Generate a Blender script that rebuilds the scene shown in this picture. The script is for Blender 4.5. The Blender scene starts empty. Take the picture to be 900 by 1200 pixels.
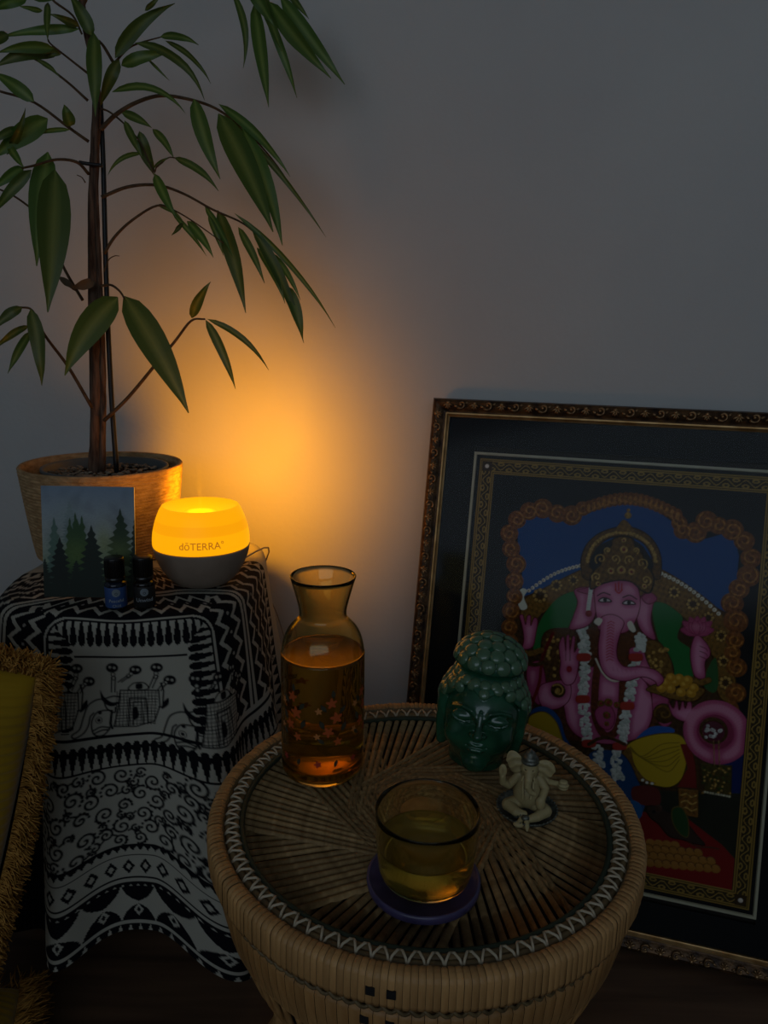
import bpy, bmesh, math, random
import numpy as np
from mathutils import Vector, Matrix
R = random.Random(7)
PI = math.pi
scene = bpy.context.scene
COL = scene.collection

# ---------------------------------------------------------------- camera
CAM_F, CAM_PITCH, CAM_ROLL, CAM_Z = 866.0, math.radians(13.184), math.radians(1.2645), 0.9991
_F = np.array([0, math.cos(CAM_PITCH), -math.sin(CAM_PITCH)])
_X0 = np.array([1.0, 0, 0]); _U0 = np.array([0, math.sin(CAM_PITCH), math.cos(CAM_PITCH)])
_X = math.cos(CAM_ROLL)*_X0 + math.sin(CAM_ROLL)*_U0
_U = -math.sin(CAM_ROLL)*_X0 + math.cos(CAM_ROLL)*_U0
_O = np.array([0, 0, CAM_Z])
cam = bpy.data.cameras.new('camera')
cam.sensor_fit = 'HORIZONTAL'; cam.sensor_width = 36.0; cam.lens = CAM_F*36/900
cam.clip_start = 0.02
cam_o = bpy.data.objects.new('camera', cam); COL.objects.link(cam_o)
cam_o.matrix_world = Matrix(((_X[0], _U[0], -_F[0], 0), (_X[1], _U[1], -_F[1], 0), (_X[2], _U[2], -_F[2], CAM_Z), (0, 0, 0, 1)))
scene.camera = cam_o

# room axes: L runs along the back wall to the right, N into the back wall
YAW = math.radians(16.17)
WN = np.array([math.sin(YAW), math.cos(YAW), 0]); WL = np.array([math.cos(YAW), -math.sin(YAW), 0])
WALL_N = 1.385
def room(l, n, z=0.0): return WL*l + WN*n + np.array([0, 0, z])

# ---------------------------------------------------------------- world, light, exposure
w = bpy.data.worlds.new('world'); scene.world = w; w.use_nodes = True
w.node_tree.nodes['Background'].inputs[0].default_value = (0.55, 0.70, 0.95, 1)
w.node_tree.nodes['Background'].inputs[1].default_value = 0.30
win = bpy.data.lights.new('window_daylight', 'AREA'); win.shape = 'RECTANGLE'
win.size, win.size_y = 3.3, 1.42
win.energy = 10.0; win.color = (0.73, 0.885, 1.0)
win_o = bpy.data.objects.new('window_daylight', win); COL.objects.link(win_o)
_c = room(0.35, -2.28, 1.80)
win_o.location = _c
win_o.rotation_euler = Vector(tuple(WN)).to_track_quat('-Z', 'Z').to_euler()
scene.view_settings.view_transform = 'Standard'; scene.view_settings.look = 'None'
scene.view_settings.gamma = 1.0; scene.view_settings.use_curve_mapping = False
scene.view_settings.exposure = 0.0
scene.cycles.use_denoising = True
scene.cycles.max_bounces = 12; scene.cycles.transparent_max_bounces = 24
scene.cycles.sample_clamp_indirect = 4.0

# ---------------------------------------------------------------- helpers
def ray(x, y): return _F + _X*(x-450)/CAM_F - _U*(y-600)/CAM_F
def at(x, y, Y):
    d = ray(x, y); return _O + d*(Y/d[1])
def onz(x, y, z):
    d = ray(x, y); return _O + d*((z-CAM_Z)/d[2])
def lin(c):
    c = np.asarray(c, float)
    return np.where(c <= 0.04045, c/12.92, ((c+0.055)/1.055)**2.4)
def rgb(r, g, b): return tuple(lin((r/255, g/255, b/255)))

class MB:
    def __init__(s): s.v, s.f = [], []
    def add(s, vs, fs):
        n = len(s.v); s.v += [tuple(map(float, q)) for q in vs]; s.f += [tuple(i+n for i in f) for f in fs]; return s
    def box(s, c, size, M=None):
        hx, hy, hz = size[0]/2, size[1]/2, size[2]/2
        vs = [np.array((x*hx, y*hy, z*hz)) for x in (-1, 1) for y in (-1, 1) for z in (-1, 1)]
        if M is not None: vs = [M @ q for q in vs]
        return s.add([q+np.asarray(c, float) for q in vs], [(0,1,3,2),(4,6,7,5),(0,4,5,1),(2,3,7,6),(0,2,6,4),(1,5,7,3)])
    def tube(s, path, rad, seg=6, caps=True, flat=1.0, up=None):
        P = [np.asarray(q, float) for q in path]; n = len(P)
        if not hasattr(rad, '__len__'): rad = [rad]*n
        vs, fs = [], []; prev = None
        for i in range(n):
            t = P[min(i+1, n-1)]-P[max(i-1, 0)]; t = t/(np.linalg.norm(t)+1e-12)
            if prev is None:
                a = np.asarray(up, float) if up is not None else (np.array([0, 0, 1.0]) if abs(t[2]) < 0.9 else np.array([1.0, 0, 0]))
            else: a = prev
            a = a - t*(a@t); a = a/(np.linalg.norm(a)+1e-12); prev = a; b = np.cross(t, a)
            for k in range(seg):
                th = 2*PI*(k+0.5)/seg
                vs.append(P[i] + rad[i]*(math.cos(th)*a*flat + math.sin(th)*b))
        for i in range(n-1):
            for k in range(seg):
                k2 = (k+1) % seg
                fs.append((i*seg+k, i*seg+k2, (i+1)*seg+k2, (i+1)*seg+k))
        if caps:
            fs.append(tuple(range(seg))[::-1]); fs.append(tuple((n-1)*seg+k for k in range(seg)))
        return s.add(vs, fs)
    def lathe(s, prof, seg=48, c=(0, 0, 0), capb=False, capt=False):
        vs, fs = [], []; m = len(prof)
        for (r, z) in prof:
            for k in range(seg):
                th = 2*PI*k/seg; vs.append((c[0]+r*math.cos(th), c[1]+r*math.sin(th), c[2]+z))
        for i in range(m-1):
            for k in range(seg):
                k2 = (k+1) % seg
                fs.append((i*seg+k, i*seg+k2, (i+1)*seg+k2, (i+1)*seg+k))
        if capb: fs.append(tuple(range(seg))[::-1])
        if capt: fs.append(tuple((m-1)*seg+k for k in range(seg)))
        return s.add(vs, fs)
    def ell(s, c, r, seg=12, rings=8, M=None):
        vs, fs = [], []
        for i in range(rings+1):
            ph = PI*i/rings
            for k in range(seg):
                th = 2*PI*k/seg
                q = np.array((r[0]*math.sin(ph)*math.cos(th), r[1]*math.sin(ph)*math.sin(th), r[2]*math.cos(ph)))
                if M is not None: q = M @ q
                vs.append(q+np.asarray(c, float))
        for i in range(rings):
            for k in range(seg):
                k2 = (k+1) % seg
                fs.append((i*seg+k, (i+1)*seg+k, (i+1)*seg+k2, i*seg+k2))
        return s.add(vs, fs)
    def mesh(s, name, m=None, smooth=True):
        me = bpy.data.meshes.new(name); me.from_pydata(s.v, [], s.f); me.validate(); me.update()
        if smooth: me.polygons.foreach_set('use_smooth', [True]*len(me.polygons))
        if m: me.materials.append(m)
        return me
    def build(s, name, m=None, parent=None, smooth=True): return link(name, s.mesh(name, m, smooth), parent)

def link(name, me, parent=None, loc=None, rot=None):
    o = bpy.data.objects.new(name, me); COL.objects.link(o)
    if parent is not None: o.parent = parent
    if loc is not None: o.location = tuple(map(float, loc))
    if rot is not None: o.rotation_euler = rot
    return o
def tag(o, label=None, cat=None, group=None, kind=None):
    if label: o['label'] = label
    if cat: o['category'] = cat
    if group: o['group'] = group
    if kind: o['kind'] = kind
    return o
def thing(name, label, cat, loc=(0, 0, 0), rot=(0, 0, 0), group=None):
    o = link(name, None, None, loc, rot); o.empty_display_size = 0.05
    return tag(o, label, cat, group)
def auto_smooth(o, deg=35):
    me = o.data; bm = bmesh.new(); bm.from_mesh(me)
    for e in bm.edges:
        if len(e.link_faces) == 2 and e.calc_face_angle(0) > math.radians(deg): e.smooth = False
    bm.to_mesh(me); bm.free()
def grid_mesh(name, P, mat=None, col=None, closed=False, attrs=None):
    h, wd = P.shape[:2]
    me = bpy.data.meshes.new(name)
    idx = np.arange(h*wd).reshape(h, wd)
    if closed: idx = np.concatenate([idx, idx[:, :1]], 1)
    q = np.stack([idx[:-1, :-1], idx[:-1, 1:], idx[1:, 1:], idx[1:, :-1]], -1).reshape(-1, 4)
    return raw_mesh(me, P.reshape(-1, 3), q, mat, None if col is None else col.reshape(-1, 4))
def raw_mesh(me, V, Q, mat=None, col=None):
    me.vertices.add(len(V)); me.vertices.foreach_set('co', np.ascontiguousarray(V, np.float32).ravel())
    k = Q.shape[1]
    me.loops.add(Q.size); me.loops.foreach_set('vertex_index', np.ascontiguousarray(Q, np.int32).ravel())
    me.polygons.add(len(Q)); me.polygons.foreach_set('loop_start', np.arange(0, Q.size, k, dtype=np.int32))
    me.update(calc_edges=True)
    me.polygons.foreach_set('use_smooth', np.ones(len(Q), bool))
    if col is not None:
        a = me.color_attributes.new('Col', 'FLOAT_COLOR', 'POINT')
        a.data.foreach_set('color', np.ascontiguousarray(col, np.float32).ravel())
    if mat: me.materials.append(mat)
    me.update()
    return me
def rotm(ax, deg):
    return np.array(Matrix.Rotation(math.radians(deg), 3, ax))
def bez(p0, p1, p2, n):
    t = np.linspace(0, 1, n)[:, None]
    return (1-t)**2*np.asarray(p0)+2*t*(1-t)*np.asarray(p1)+t*t*np.asarray(p2)
def cr(P, closed=False, n=8):
    P = np.asarray(P, float)
    Q = np.vstack([P[-1:], P, P[:2]]) if closed else np.vstack([2*P[:1]-P[1:2], P, 2*P[-1:]-P[-2:-1]])
    out = []
    for i in range(len(Q)-3):
        a, b, c, d = Q[i:i+4]
        for t in np.linspace(0, 1, n, endpoint=False):
            out.append(0.5*((2*b)+(c-a)*t+(2*a-5*b+4*c-d)*t*t+(3*b-a-3*c+d)*t**3))
    if not closed: out.append(P[-1])
    return np.array(out)

# ------------------------------------------------ signed-distance bodies
def sd_ell(G, c, r, M=None):
    p = G-np.asarray(c, np.float32)
    if M is not None: p = p @ np.asarray(M, np.float32)
    r = np.asarray(r, np.float32)
    k0 = np.linalg.norm(p/r, axis=-1); k1 = np.linalg.norm(p/(r*r), axis=-1)
    return k0*(k0-1)/np.maximum(k1, 1e-6)
def sd_cap(G, a, b, r0, r1):
    a = np.asarray(a, np.float32); b = np.asarray(b, np.float32); d = b-a
    t = np.clip(((G-a) @ d)/(d@d), 0, 1)
    return np.linalg.norm(G-a-t[..., None]*d, axis=-1)-(r0+(r1-r0)*t)
def sd_chain(G, P, r):
    out = None
    for i in range(len(P)-1):
        q = sd_cap(G, P[i], P[i+1], r[i], r[i+1]); out = q if out is None else np.minimum(out, q)
    return out
def smin(a, b, k):
    h = np.clip(0.5+0.5*(b-a)/k, 0, 1); return b*(1-h)+a*h-k*h*(1-h)
def smax(a, b, k): return -smin(-a, -b, k)
def sd_grid(lo, hi, step):
    ax = [np.arange(lo[i], hi[i]+step, step, dtype=np.float32) for i in range(3)]
    return np.stack(np.meshgrid(*ax, indexing='ij'), -1), ax
def surface_net(f, ax):
    s = f < 0; n = f.shape
    cnt = np.zeros([k-1 for k in n], np.float32); acc = np.zeros([k-1 for k in n]+[3], np.float32)
    def sl(o): return tuple(slice(o[i], n[i]-1+o[i]) for i in range(3))
    cor = [(i, j, k) for i in (0, 1) for j in (0, 1) for k in (0, 1)]
    for a in cor:
        for d in range(3):
            if a[d]: continue
            b = list(a); b[d] = 1; b = tuple(b)
            fa, fb = f[sl(a)], f[sl(b)]; m = s[sl(a)] != s[sl(b)]
            t = np.where(m, fa/np.where(m, fa-fb, 1), 0)
            cnt += m
            for e in range(3):
                acc[..., e] += np.where(m, a[e]+(t if e == d else 0), 0)
    act = cnt > 0
    idx = -np.ones(act.shape, np.int64); idx[act] = np.arange(act.sum())
    ijk = np.argwhere(act)
    step = ax[0][1]-ax[0][0]
    V = np.stack([ax[i][0] for i in range(3)])+step*(ijk+acc[act]/cnt[act][:, None])
    Q = []
    for d in range(3):
        e1, e2 = (d+1) % 3, (d+2) % 3
        S = [slice(1, -1)]*3; S[d] = slice(0, -1); a = s[tuple(S)]
        S2 = list(S); S2[d] = slice(1, None); b = s[tuple(S2)]
        for flip in (False, True):
            m = (a & ~b) if not flip else (~a & b)
            p = np.argwhere(m)
            if not len(p): continue
            off = np.array([1, 1, 1]); off[d] = 0; p = p+off
            c = []
            for (u, v) in ((0, 0), (1, 0), (1, 1), (0, 1)):
                k = p.copy(); k[:, e1] -= u; k[:, e2] -= v; c.append(idx[k[:, 0], k[:, 1], k[:, 2]])
            q = np.stack(c, -1)
            Q.append(q if not flip else q[:, ::-1])
    return V, np.concatenate(Q)
def sdf_mesh(name, f, ax, mat, scale=1.0):
    V, Q = surface_net(f, ax)
    return raw_mesh(bpy.data.meshes.new(name), V*scale, Q, mat)

# ------------------------------------------------ printed / painted surfaces: a numpy canvas over mesh vertices
class Canvas:
    def __init__(s, xs, ys, base):
        s.xs, s.ys = np.asarray(xs), np.asarray(ys)
        s.col = np.tile(lin(np.array(base)/255.0), (len(ys), len(xs), 1)); s.gold = np.zeros((len(ys), len(xs))); s.h = np.zeros((len(ys), len(xs)))
        s.px = float(np.median(np.diff(s.xs)))
        s.X, s.Y = np.meshgrid(s.xs, s.ys)
    def _sl(s, P, m):
        x0, y0 = P.min(0)-m; x1, y1 = P.max(0)+m
        i0, i1 = np.searchsorted(s.xs, [x0, x1]); j0, j1 = np.searchsorted(s.ys, [y0, y1])
        return (slice(j0, j1), slice(i0, i1))
    def _dist(s, sl, P, closed):
        X, Y = s.X[sl], s.Y[sl]; d = np.full(X.shape, 1e9)
        n = len(P)
        for i in range(n if closed else n-1):
            a, b = P[i], P[(i+1) % n]; v = b-a; L = v@v+1e-18
            t = np.clip(((X-a[0])*v[0]+(Y-a[1])*v[1])/L, 0, 1)
            d = np.minimum(d, (X-a[0]-t*v[0])**2+(Y-a[1]-t*v[1])**2)
        return np.sqrt(d)
    def paint(s, sl, a, c, gold=None, h=None):
        if c is not None: s.col[sl] += a[..., None]*(lin(np.array(c)/255.0)-s.col[sl])
        if gold is not None: s.gold[sl] += a*(gold-s.gold[sl])
        if h is not None: s.h[sl] = s.h[sl]*(1-a)+a*h
    def fill(s, P, c, gold=None, h=None, edge=None, ew=0.001, sm=True, dome=None):
        P = np.asarray(P, float)
        if sm: P = cr(P, True, 5)
        sl = s._sl(P, 2*s.px+ew)
        X, Y = s.X[sl], s.Y[sl]
        if X.size == 0: return
        ins = np.zeros(X.shape, bool); n = len(P)
        for i in range(n):
            a, b = P[i], P[(i+1) % n]
            if a[1] == b[1]: continue
            m = ((a[1] > Y) != (b[1] > Y)) & (X < (b[0]-a[0])*(Y-a[1])/(b[1]-a[1])+a[0]); ins ^= m
        d = s._dist(sl, P, True); sd = np.where(ins, -d, d)
        hh = h
        if dome: hh = dome*np.sqrt(np.clip(-sd/ (dome*3), 0, 1))
        s.paint(sl, np.clip(0.5-sd/s.px, 0, 1), c, gold, hh)
        if edge is not None: s.paint(sl, np.clip(0.5-(d-ew/2)/s.px, 0, 1), edge)
    def line(s, P, wd, c, gold=None, h=None, closed=False, sm=False):
        P = np.asarray(P, float)
        if sm: P = cr(P, closed, 5)
        sl = s._sl(P, 2*s.px+wd)
        if s.X[sl].size == 0: return
        d = s._dist(sl, P, closed)
        s.paint(sl, np.clip(0.5-(d-wd/2)/s.px, 0, 1), c, gold, h)
    def dot(s, x, y, r, c, gold=None, h=None, ry=None):
        ry = ry or r
        P = np.array([[x-r, y-ry], [x+r, y+ry]]); sl = s._sl(P, 2*s.px)
        if s.X[sl].size == 0: return
        q = np.sqrt(((s.X[sl]-x)/r)**2+((s.Y[sl]-y)/ry)**2)
        hh = None if h is None else h*np.sqrt(np.clip(1-q*q, 0, 1))
        s.paint(sl, np.clip(0.5-(q-1)*min(r, ry)/s.px, 0, 1), c, gold, hh)
    def spiral(s, x, y, r, turns, th, wd, c, gold=None, h=None, hand=1):
        t = np.linspace(0.12, 1, int(14*turns)+4)
        P = np.stack([x+r*t*np.cos(th+hand*2*PI*turns*t), y+r*t*np.sin(th+hand*2*PI*turns*t)], -1)
        s.line(P, wd, c, gold, h)
    def rgba(s): return np.concatenate([s.col, s.gold[..., None]], -1)

# ---------------------------------------------------------------- materials
def mat(name, color=(0.5, 0.5, 0.5), rough=0.6, metal=0.0, spec=0.5, **kw):
    m = bpy.data.materials.new(name); m.use_nodes = True
    b = m.node_tree.nodes['Principled BSDF']
    b.inputs['Base Color'].default_value = (*color[:3], 1); b.inputs['Roughness'].default_value = rough
    b.inputs['Metallic'].default_value = metal; b.inputs['Specular IOR Level'].default_value = spec
    for k, v in kw.items(): b.inputs[k.replace('_', ' ')].default_value = v
    return m
def nd(m, t): return m.node_tree.nodes.new(t)
def lk(m, a, b): m.node_tree.links.new(a, b)
def bsdf(m): return m.node_tree.nodes['Principled BSDF']
def vary(m, c1, c2, scale=(20, 20, 20), detail=4, rnd=0.0, bump=0.0, bscale=None, coord='Object', lo=0.35, hi=0.65):
    """base colour from noise between two colours, optional per-object value change and bump"""
    tc = nd(m, 'ShaderNodeTexCoord'); mp = nd(m, 'ShaderNodeMapping'); mp.inputs['Scale'].default_value = scale
    lk(m, tc.outputs[coord], mp.inputs[0]); nz = nd(m, 'ShaderNodeTexNoise'); nz.inputs['Scale'].default_value = 1; nz.inputs['Detail'].default_value = detail
    lk(m, mp.outputs[0], nz.inputs[0])
    rp = nd(m, 'ShaderNodeValToRGB'); rp.color_ramp.elements[0].position = lo; rp.color_ramp.elements[1].position = hi
    rp.color_ramp.elements[0].color = (*c1, 1); rp.color_ramp.elements[1].color = (*c2, 1)
    lk(m, nz.outputs[0], rp.inputs[0]); out = rp.outputs[0]
    if rnd:
        oi = nd(m, 'ShaderNodeObjectInfo'); mr = nd(m, 'ShaderNodeMapRange'); mr.inputs[3].default_value = 1-rnd; mr.inputs[4].default_value = 1+rnd
        lk(m, oi.outputs['Random'], mr.inputs[0]); hs = nd(m, 'ShaderNodeHueSaturation'); lk(m, mr.outputs[0], hs.inputs['Value']); lk(m, out, hs.inputs['Color']); out = hs.outputs[0]
    lk(m, out, bsdf(m).inputs['Base Color'])
    if bump:
        n2 = nz
        if bscale:
            mp2 = nd(m, 'ShaderNodeMapping'); mp2.inputs['Scale'].default_value = bscale; lk(m, tc.outputs[coord], mp2.inputs[0])
            n2 = nd(m, 'ShaderNodeTexNoise'); n2.inputs['Scale'].default_value = 1; n2.inputs['Detail'].default_value = 3; lk(m, mp2.outputs[0], n2.inputs[0])
        bp = nd(m, 'ShaderNodeBump'); bp.inputs['Distance'].default_value = bump; lk(m, n2.outputs[0], bp.inputs['Height']); lk(m, bp.outputs[0], bsdf(m).inputs['Normal'])
    return m
def painted(name, rough=0.5, gold_rough=0.35, coat=0.0, grain=None):
    """colour from the mesh attribute; its alpha marks gilding"""
    m = mat(name, rough=rough); b = bsdf(m)
    at_ = nd(m, 'ShaderNodeAttribute'); at_.attribute_name = 'Col'
    lk(m, at_.outputs['Color'], b.inputs['Base Color']); lk(m, at_.outputs['Alpha'], b.inputs['Metallic'])
    if grain:
        tc = nd(m, 'ShaderNodeTexCoord'); nz = nd(m, 'ShaderNodeTexNoise'); nz.inputs['Scale'].default_value = grain; nz.inputs['Detail'].default_value = 2
        lk(m, tc.outputs['Object'], nz.inputs[0]); bp = nd(m, 'ShaderNodeBump'); bp.inputs['Distance'].default_value = 0.0006; lk(m, nz.outputs[0], bp.inputs['Height']); lk(m, bp.outputs[0], b.inputs['Normal'])
    return m
def glass(name, color, ior=1.45, rough=0.0):
    m = bpy.data.materials.new(name); m.use_nodes = True; nt = m.node_tree
    nt.nodes.remove(nt.nodes['Principled BSDF']); g = nd(m, 'ShaderNodeBsdfGlass')
    g.inputs['Color'].default_value = (*color, 1); g.inputs['IOR'].default_value = ior; g.inputs['Roughness'].default_value = rough
    lk(m, g.outputs[0], nt.nodes['Material Output'].inputs[0]); return m
def thin_glass(name, color, ior=1.5):
    """a thin wall: light passes straight through it tinted, and mirrors off it by Fresnel"""
    m = bpy.data.materials.new(name); m.use_nodes = True; nt = m.node_tree
    nt.nodes.remove(nt.nodes['Principled BSDF'])
    t = nd(m, 'ShaderNodeBsdfTransparent'); t.inputs[0].default_value = (*color, 1)
    g = nd(m, 'ShaderNodeBsdfGlossy'); g.inputs['Roughness'].default_value = 0.10
    fr = nd(m, 'ShaderNodeFresnel'); fr.inputs[0].default_value = ior
    mx = nd(m, 'ShaderNodeMixShader'); lk(m, fr.outputs[0], mx.inputs[0]); lk(m, t.outputs[0], mx.inputs[1]); lk(m, g.outputs[0], mx.inputs[2])
    lk(m, mx.outputs[0], nt.nodes['Material Output'].inputs[0]); return m
def emit(name, color, strength):
    m = mat(name, color, 0.4); b = bsdf(m); b.inputs['Emission Color'].default_value = (*color, 1); b.inputs['Emission Strength'].default_value = strength; return m

M_wall = vary(mat('painted_wall', rough=0.9, spec=0.2), rgb(201, 200, 198), rgb(207, 206, 203), (3, 3, 3), bump=0.0006, bscale=(90, 90, 90))
M_floor = vary(mat('dark_wood_floor', rough=0.6, spec=0.3), rgb(74, 54, 40), rgb(104, 78, 58), (2.5, 30, 8), bump=0.0004)
M_ceil = mat('ceiling_paint', rgb(200, 200, 198), 0.9)
M_rattan = vary(mat('rattan_wrap', rough=0.5, spec=0.35), rgb(150, 108, 62), rgb(186, 142, 90), (60, 60, 14), rnd=0.16, bump=0.0006, bscale=(300, 300, 40))
M_strand = vary(mat('rush_strand', rough=0.65, spec=0.3), rgb(124, 98, 62), rgb(158, 130, 88), (30, 30, 30), rnd=0.25, bump=0.0003, bscale=(200, 200, 200))
M_stitch = mat('pale_stitch', rgb(190, 176, 150), 0.7)
M_cane = vary(mat('dark_cane', rough=0.6), rgb(92, 74, 46), rgb(126, 104, 68), (60, 60, 60), rnd=0.2)
M_deck = mat('under_deck', rgb(30, 22, 15), 0.9)
M_greencord = mat('dark_green_cord', rgb(40, 52, 36), 0.7)
M_black = mat('black_check', rgb(14, 12, 12), 0.7)

# ---------------------------------------------------------------- setting
def quad_wall(name, l0, l1, n0, n1, z0, z1, m):
    mb = MB(); vs = [room(l, n, z) for l in (l0, l1) for n in (n0, n1) for z in (z0, z1)]
    mb.add(vs, [(0,1,3,2),(4,6,7,5),(0,4,5,1),(2,3,7,6),(0,2,6,4),(1,5,7,3)])
    return tag(mb.build(name, m, None, False), kind='structure')
L0, L1, N0, H = -2.0, 2.4, -2.3, 2.6
quad_wall('floor', L0, L1, N0, WALL_N, -0.1, 0, M_floor)
quad_wall('ceiling', L0-.1, L1+.1, N0-.1, WALL_N+.1, H, H+.1, M_ceil)
quad_wall('wall_back', L0-.1, L1+.1, WALL_N, WALL_N+.1, -.1, H, M_wall)
quad_wall('wall_left', L0-.1, L0, N0, WALL_N, -.1, H, M_wall)
quad_wall('wall_right', L1, L1+.1, N0, WALL_N, -.1, H, M_wall)
rear = quad_wall('wall_rear', L0-.1, L1+.1, N0-.1, N0, -.1, 1.08, M_wall)
for (a, b, c, d) in ((L0-.1, -1.32, 1.08, H), (2.02, L1+.1, 1.08, H), (-1.32, 2.02, 2.52, H)):
    mb = MB(); vs = [room(l, n, z) for l in (a, b) for n in (N0-.1, N0) for z in (c, d)]
    mb.add(vs, [(0,1,3,2),(4,6,7,5),(0,4,5,1),(2,3,7,6),(0,2,6,4),(1,5,7,3)]); mb.build('wall_panel', M_wall, rear, False)
# ---------------------------------------------------------------- round wicker table
TX, TY, TZ = 0.0561, 0.7895, 0.45
table = thing('wicker_table', 'round rattan drum table with a rush top radiating under a carafe and glass', 'table', (TX, TY, 0))
def pol(r, th, z): return (r*math.cos(th), r*math.sin(th), z)
MB().lathe([(0.0005, 0.436), (0.238, 0.436), (0.238, 0.415), (0.0005, 0.415)], 64).build('deck', M_deck, table, False)
# rush strands in ten overlapping fans
def strand_mesh(L, w0, w1):
    mb = MB(); n = 5; vs, fs = [], []
    for i in range(n+1):
        t = i/n; wd = w0+(w1-w0)*t
        for k in range(5):
            a = PI*k/4; vs.append((L*t, -wd/2*math.cos(a), 0.0042*math.sin(a)*(1-0.25*t)))
    for i in range(n):
        for k in range(4): fs.append((i*5+k, (i+1)*5+k, (i+1)*5+k+1, i*5+k+1))
    fs.append(tuple(range(5))[::-1])
    return mb.add(vs, fs).mesh('strand', M_strand)
strands = [strand_mesh(1.0, wa, wb) for wa, wb in ((0.0096, 0.0062), (0.0086, 0.0056), (0.0076, 0.0052))]
NG, NS = 9, 13
for g in range(NG):
    ph = 2*PI*g/NG + 0.20
    for i in range(NS):
        q = (i+0.5)/NS*2-1
        th = ph + q*PI/NG*1.02
        p0 = np.array(pol(0.2185, th, 0.4422 + 0.0016*q))
        e = -0.012*np.array((math.cos(ph), math.sin(ph), 0)) + (0.056+0.040*q)*np.array((-math.sin(ph), math.cos(ph), 0))
        p1 = np.array((e[0], e[1], 0.4398+0.0024*q + R.uniform(-.0004, .0004)))
        d = p1-p0; L = np.linalg.norm(d)
        o = link('strand', strands[R.randrange(3)], table, p0)
        o.rotation_euler = (R.uniform(-.12, .12), -math.asin(d[2]/L), math.atan2(d[1], d[0])+R.uniform(-.006, .006)); o.scale = (L, R.uniform(.85, 1.08), 1)
MB().lathe([(0.03*math.cos(a)+1e-4, 0.4425+0.004*math.sin(a)) for a in np.linspace(0, PI/2, 5)], 24).build('center_boss', M_strand, table)
def ring(name, r, z, rad, m, seg=96, n=8):
    mb = MB(); mb.lathe([(r+rad*math.cos(a), z+rad*math.sin(a)) for a in np.linspace(0, 2*PI, n+1)], seg); return mb.build(name, m, table)
ring('green_cord', 0.2165, 0.4475, 0.0036, M_greencord)
ring('inner_cane', 0.2235, 0.4475, 0.0044, M_cane); ring('inner_cane', 0.2315, 0.4475, 0.0044, M_cane)
mb = MB()
for sg in (-1, 1):
    a = 2*PI/108*0.56
    mb.tube([pol(0.2195, 0, 0.4500), pol(0.2235, sg*a*.35, 0.4535), pol(0.2315, sg*a*.85, 0.4535), pol(0.2355, sg*a*1.05, 0.4495)], 0.0014, 5)
st = mb.mesh('stitch', M_stitch)
for i in range(108): link('stitch', st, table, None, (0, 0, 2*PI*i/88+R.uniform(-.006, .006)))
def wrap_mesh(name, prof, n, gap=0.94, bulge=0.0007):
    vs, fs = [], []; da = 2*PI/n*gap; m = len(prof)
    for k in range(4):
        a = -da/2+da*k/3; b = bulge if k in (1, 2) else 0
        for (r, z) in prof: vs.append(pol(r+(b if r > .245 else 0), a, z+(b if z > .45 else 0)))
    for k in range(3):
        for i in range(m-1): fs.append((k*m+i, k*m+i+1, (k+1)*m+i+1, (k+1)*m+i))
    return MB().add(vs, fs).mesh(name, M_rattan)
PR = [(0.2370, .440), (0.2368, .4490), (0.2385, .4535), (0.2420, .4555), (0.2490, .4550), (0.2530, .4530), (0.2548, .4490), (0.2550, .4250), (0.2535, .4200), (0.2400, .4190)]
NW = 236
wm = wrap_mesh('rim_wrap', PR, NW)
for i in range(NW): link('rim_wrap', wm, table, (0, 0, R.uniform(-.0004, .0004)), (0, 0, 2*PI*i/NW)).scale = (R.uniform(.9985, 1.0015),)*2+(1,)
MB().lathe([(r-.0012, z-.0008) for r, z in PR], 96).build('rim_core', M_cane, table)
# braid in the groove and the lower band
mb = MB()
for ph in (0, PI):
    t = np.linspace(0, 2*PI, 480)
    mb.tube([pol(0.2450+0.0024*math.sin(60*a+ph), a, 0.4105+0.0040*math.cos(60*a+ph)) for a in t], 0.0021, 5)
tag(mb.build('braid', M_cane, table), None, None, None, 'stuff')
PL = [(0.2380, .4050), (0.2430, .4035), (0.2452, .3990), (0.2425, .3750), (0.2370, .3500), (0.2310, .3400)]
wm2 = wrap_mesh('lower_wrap', PL, 130, .95)
for i in range(130): link('lower_wrap', wm2, table, (0, 0, R.uniform(-.0006, .0006)), (0, 0, 2*PI*i/130+.01))
MB().lathe([(r-.0014, z) for r, z in [(0.24, .42)]+PL], 96).build('lower_core', M_deck, table)
ck = MB().box((0.2551, 0, 0), (0.003, 0.0085, 0.0085)).mesh('check', M_black, False)
for (x, y) in ((436, 1150), (460, 1154), (432, 1181), (459, 1190)):
    p = onz(x, y, 0.44 if y < 1165 else 0.39); th = math.atan2(p[1]-TY, p[0]-TX)
    link('check', ck, table, (0, 0, 0.4365 if y < 1165 else 0.392), (0, 0, th)).scale = (1 if y < 1165 else .958, 1, 1)
# waisted reed body
body = [(0.229, .345), (0.215, .30), (0.185, .24), (0.172, .19), (0.180, .13), (0.205, .06), (0.222, .012)]
MB().lathe([(r-.004, z) for r, z in body], 64).build('inner_drum', M_deck, table)
mb = MB().tube([(r, 0, z) for r, z in cr(body, n=3)], 0.0038, 5); rm = mb.mesh('reed', M_rattan)
for i in range(72): link('reed', rm, table, None, (0, 0, 2*PI*i/72))
for (r, z) in ((.224, .010), (.175, .19)): ring('hoop', r, z, .009, M_rattan)

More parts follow.
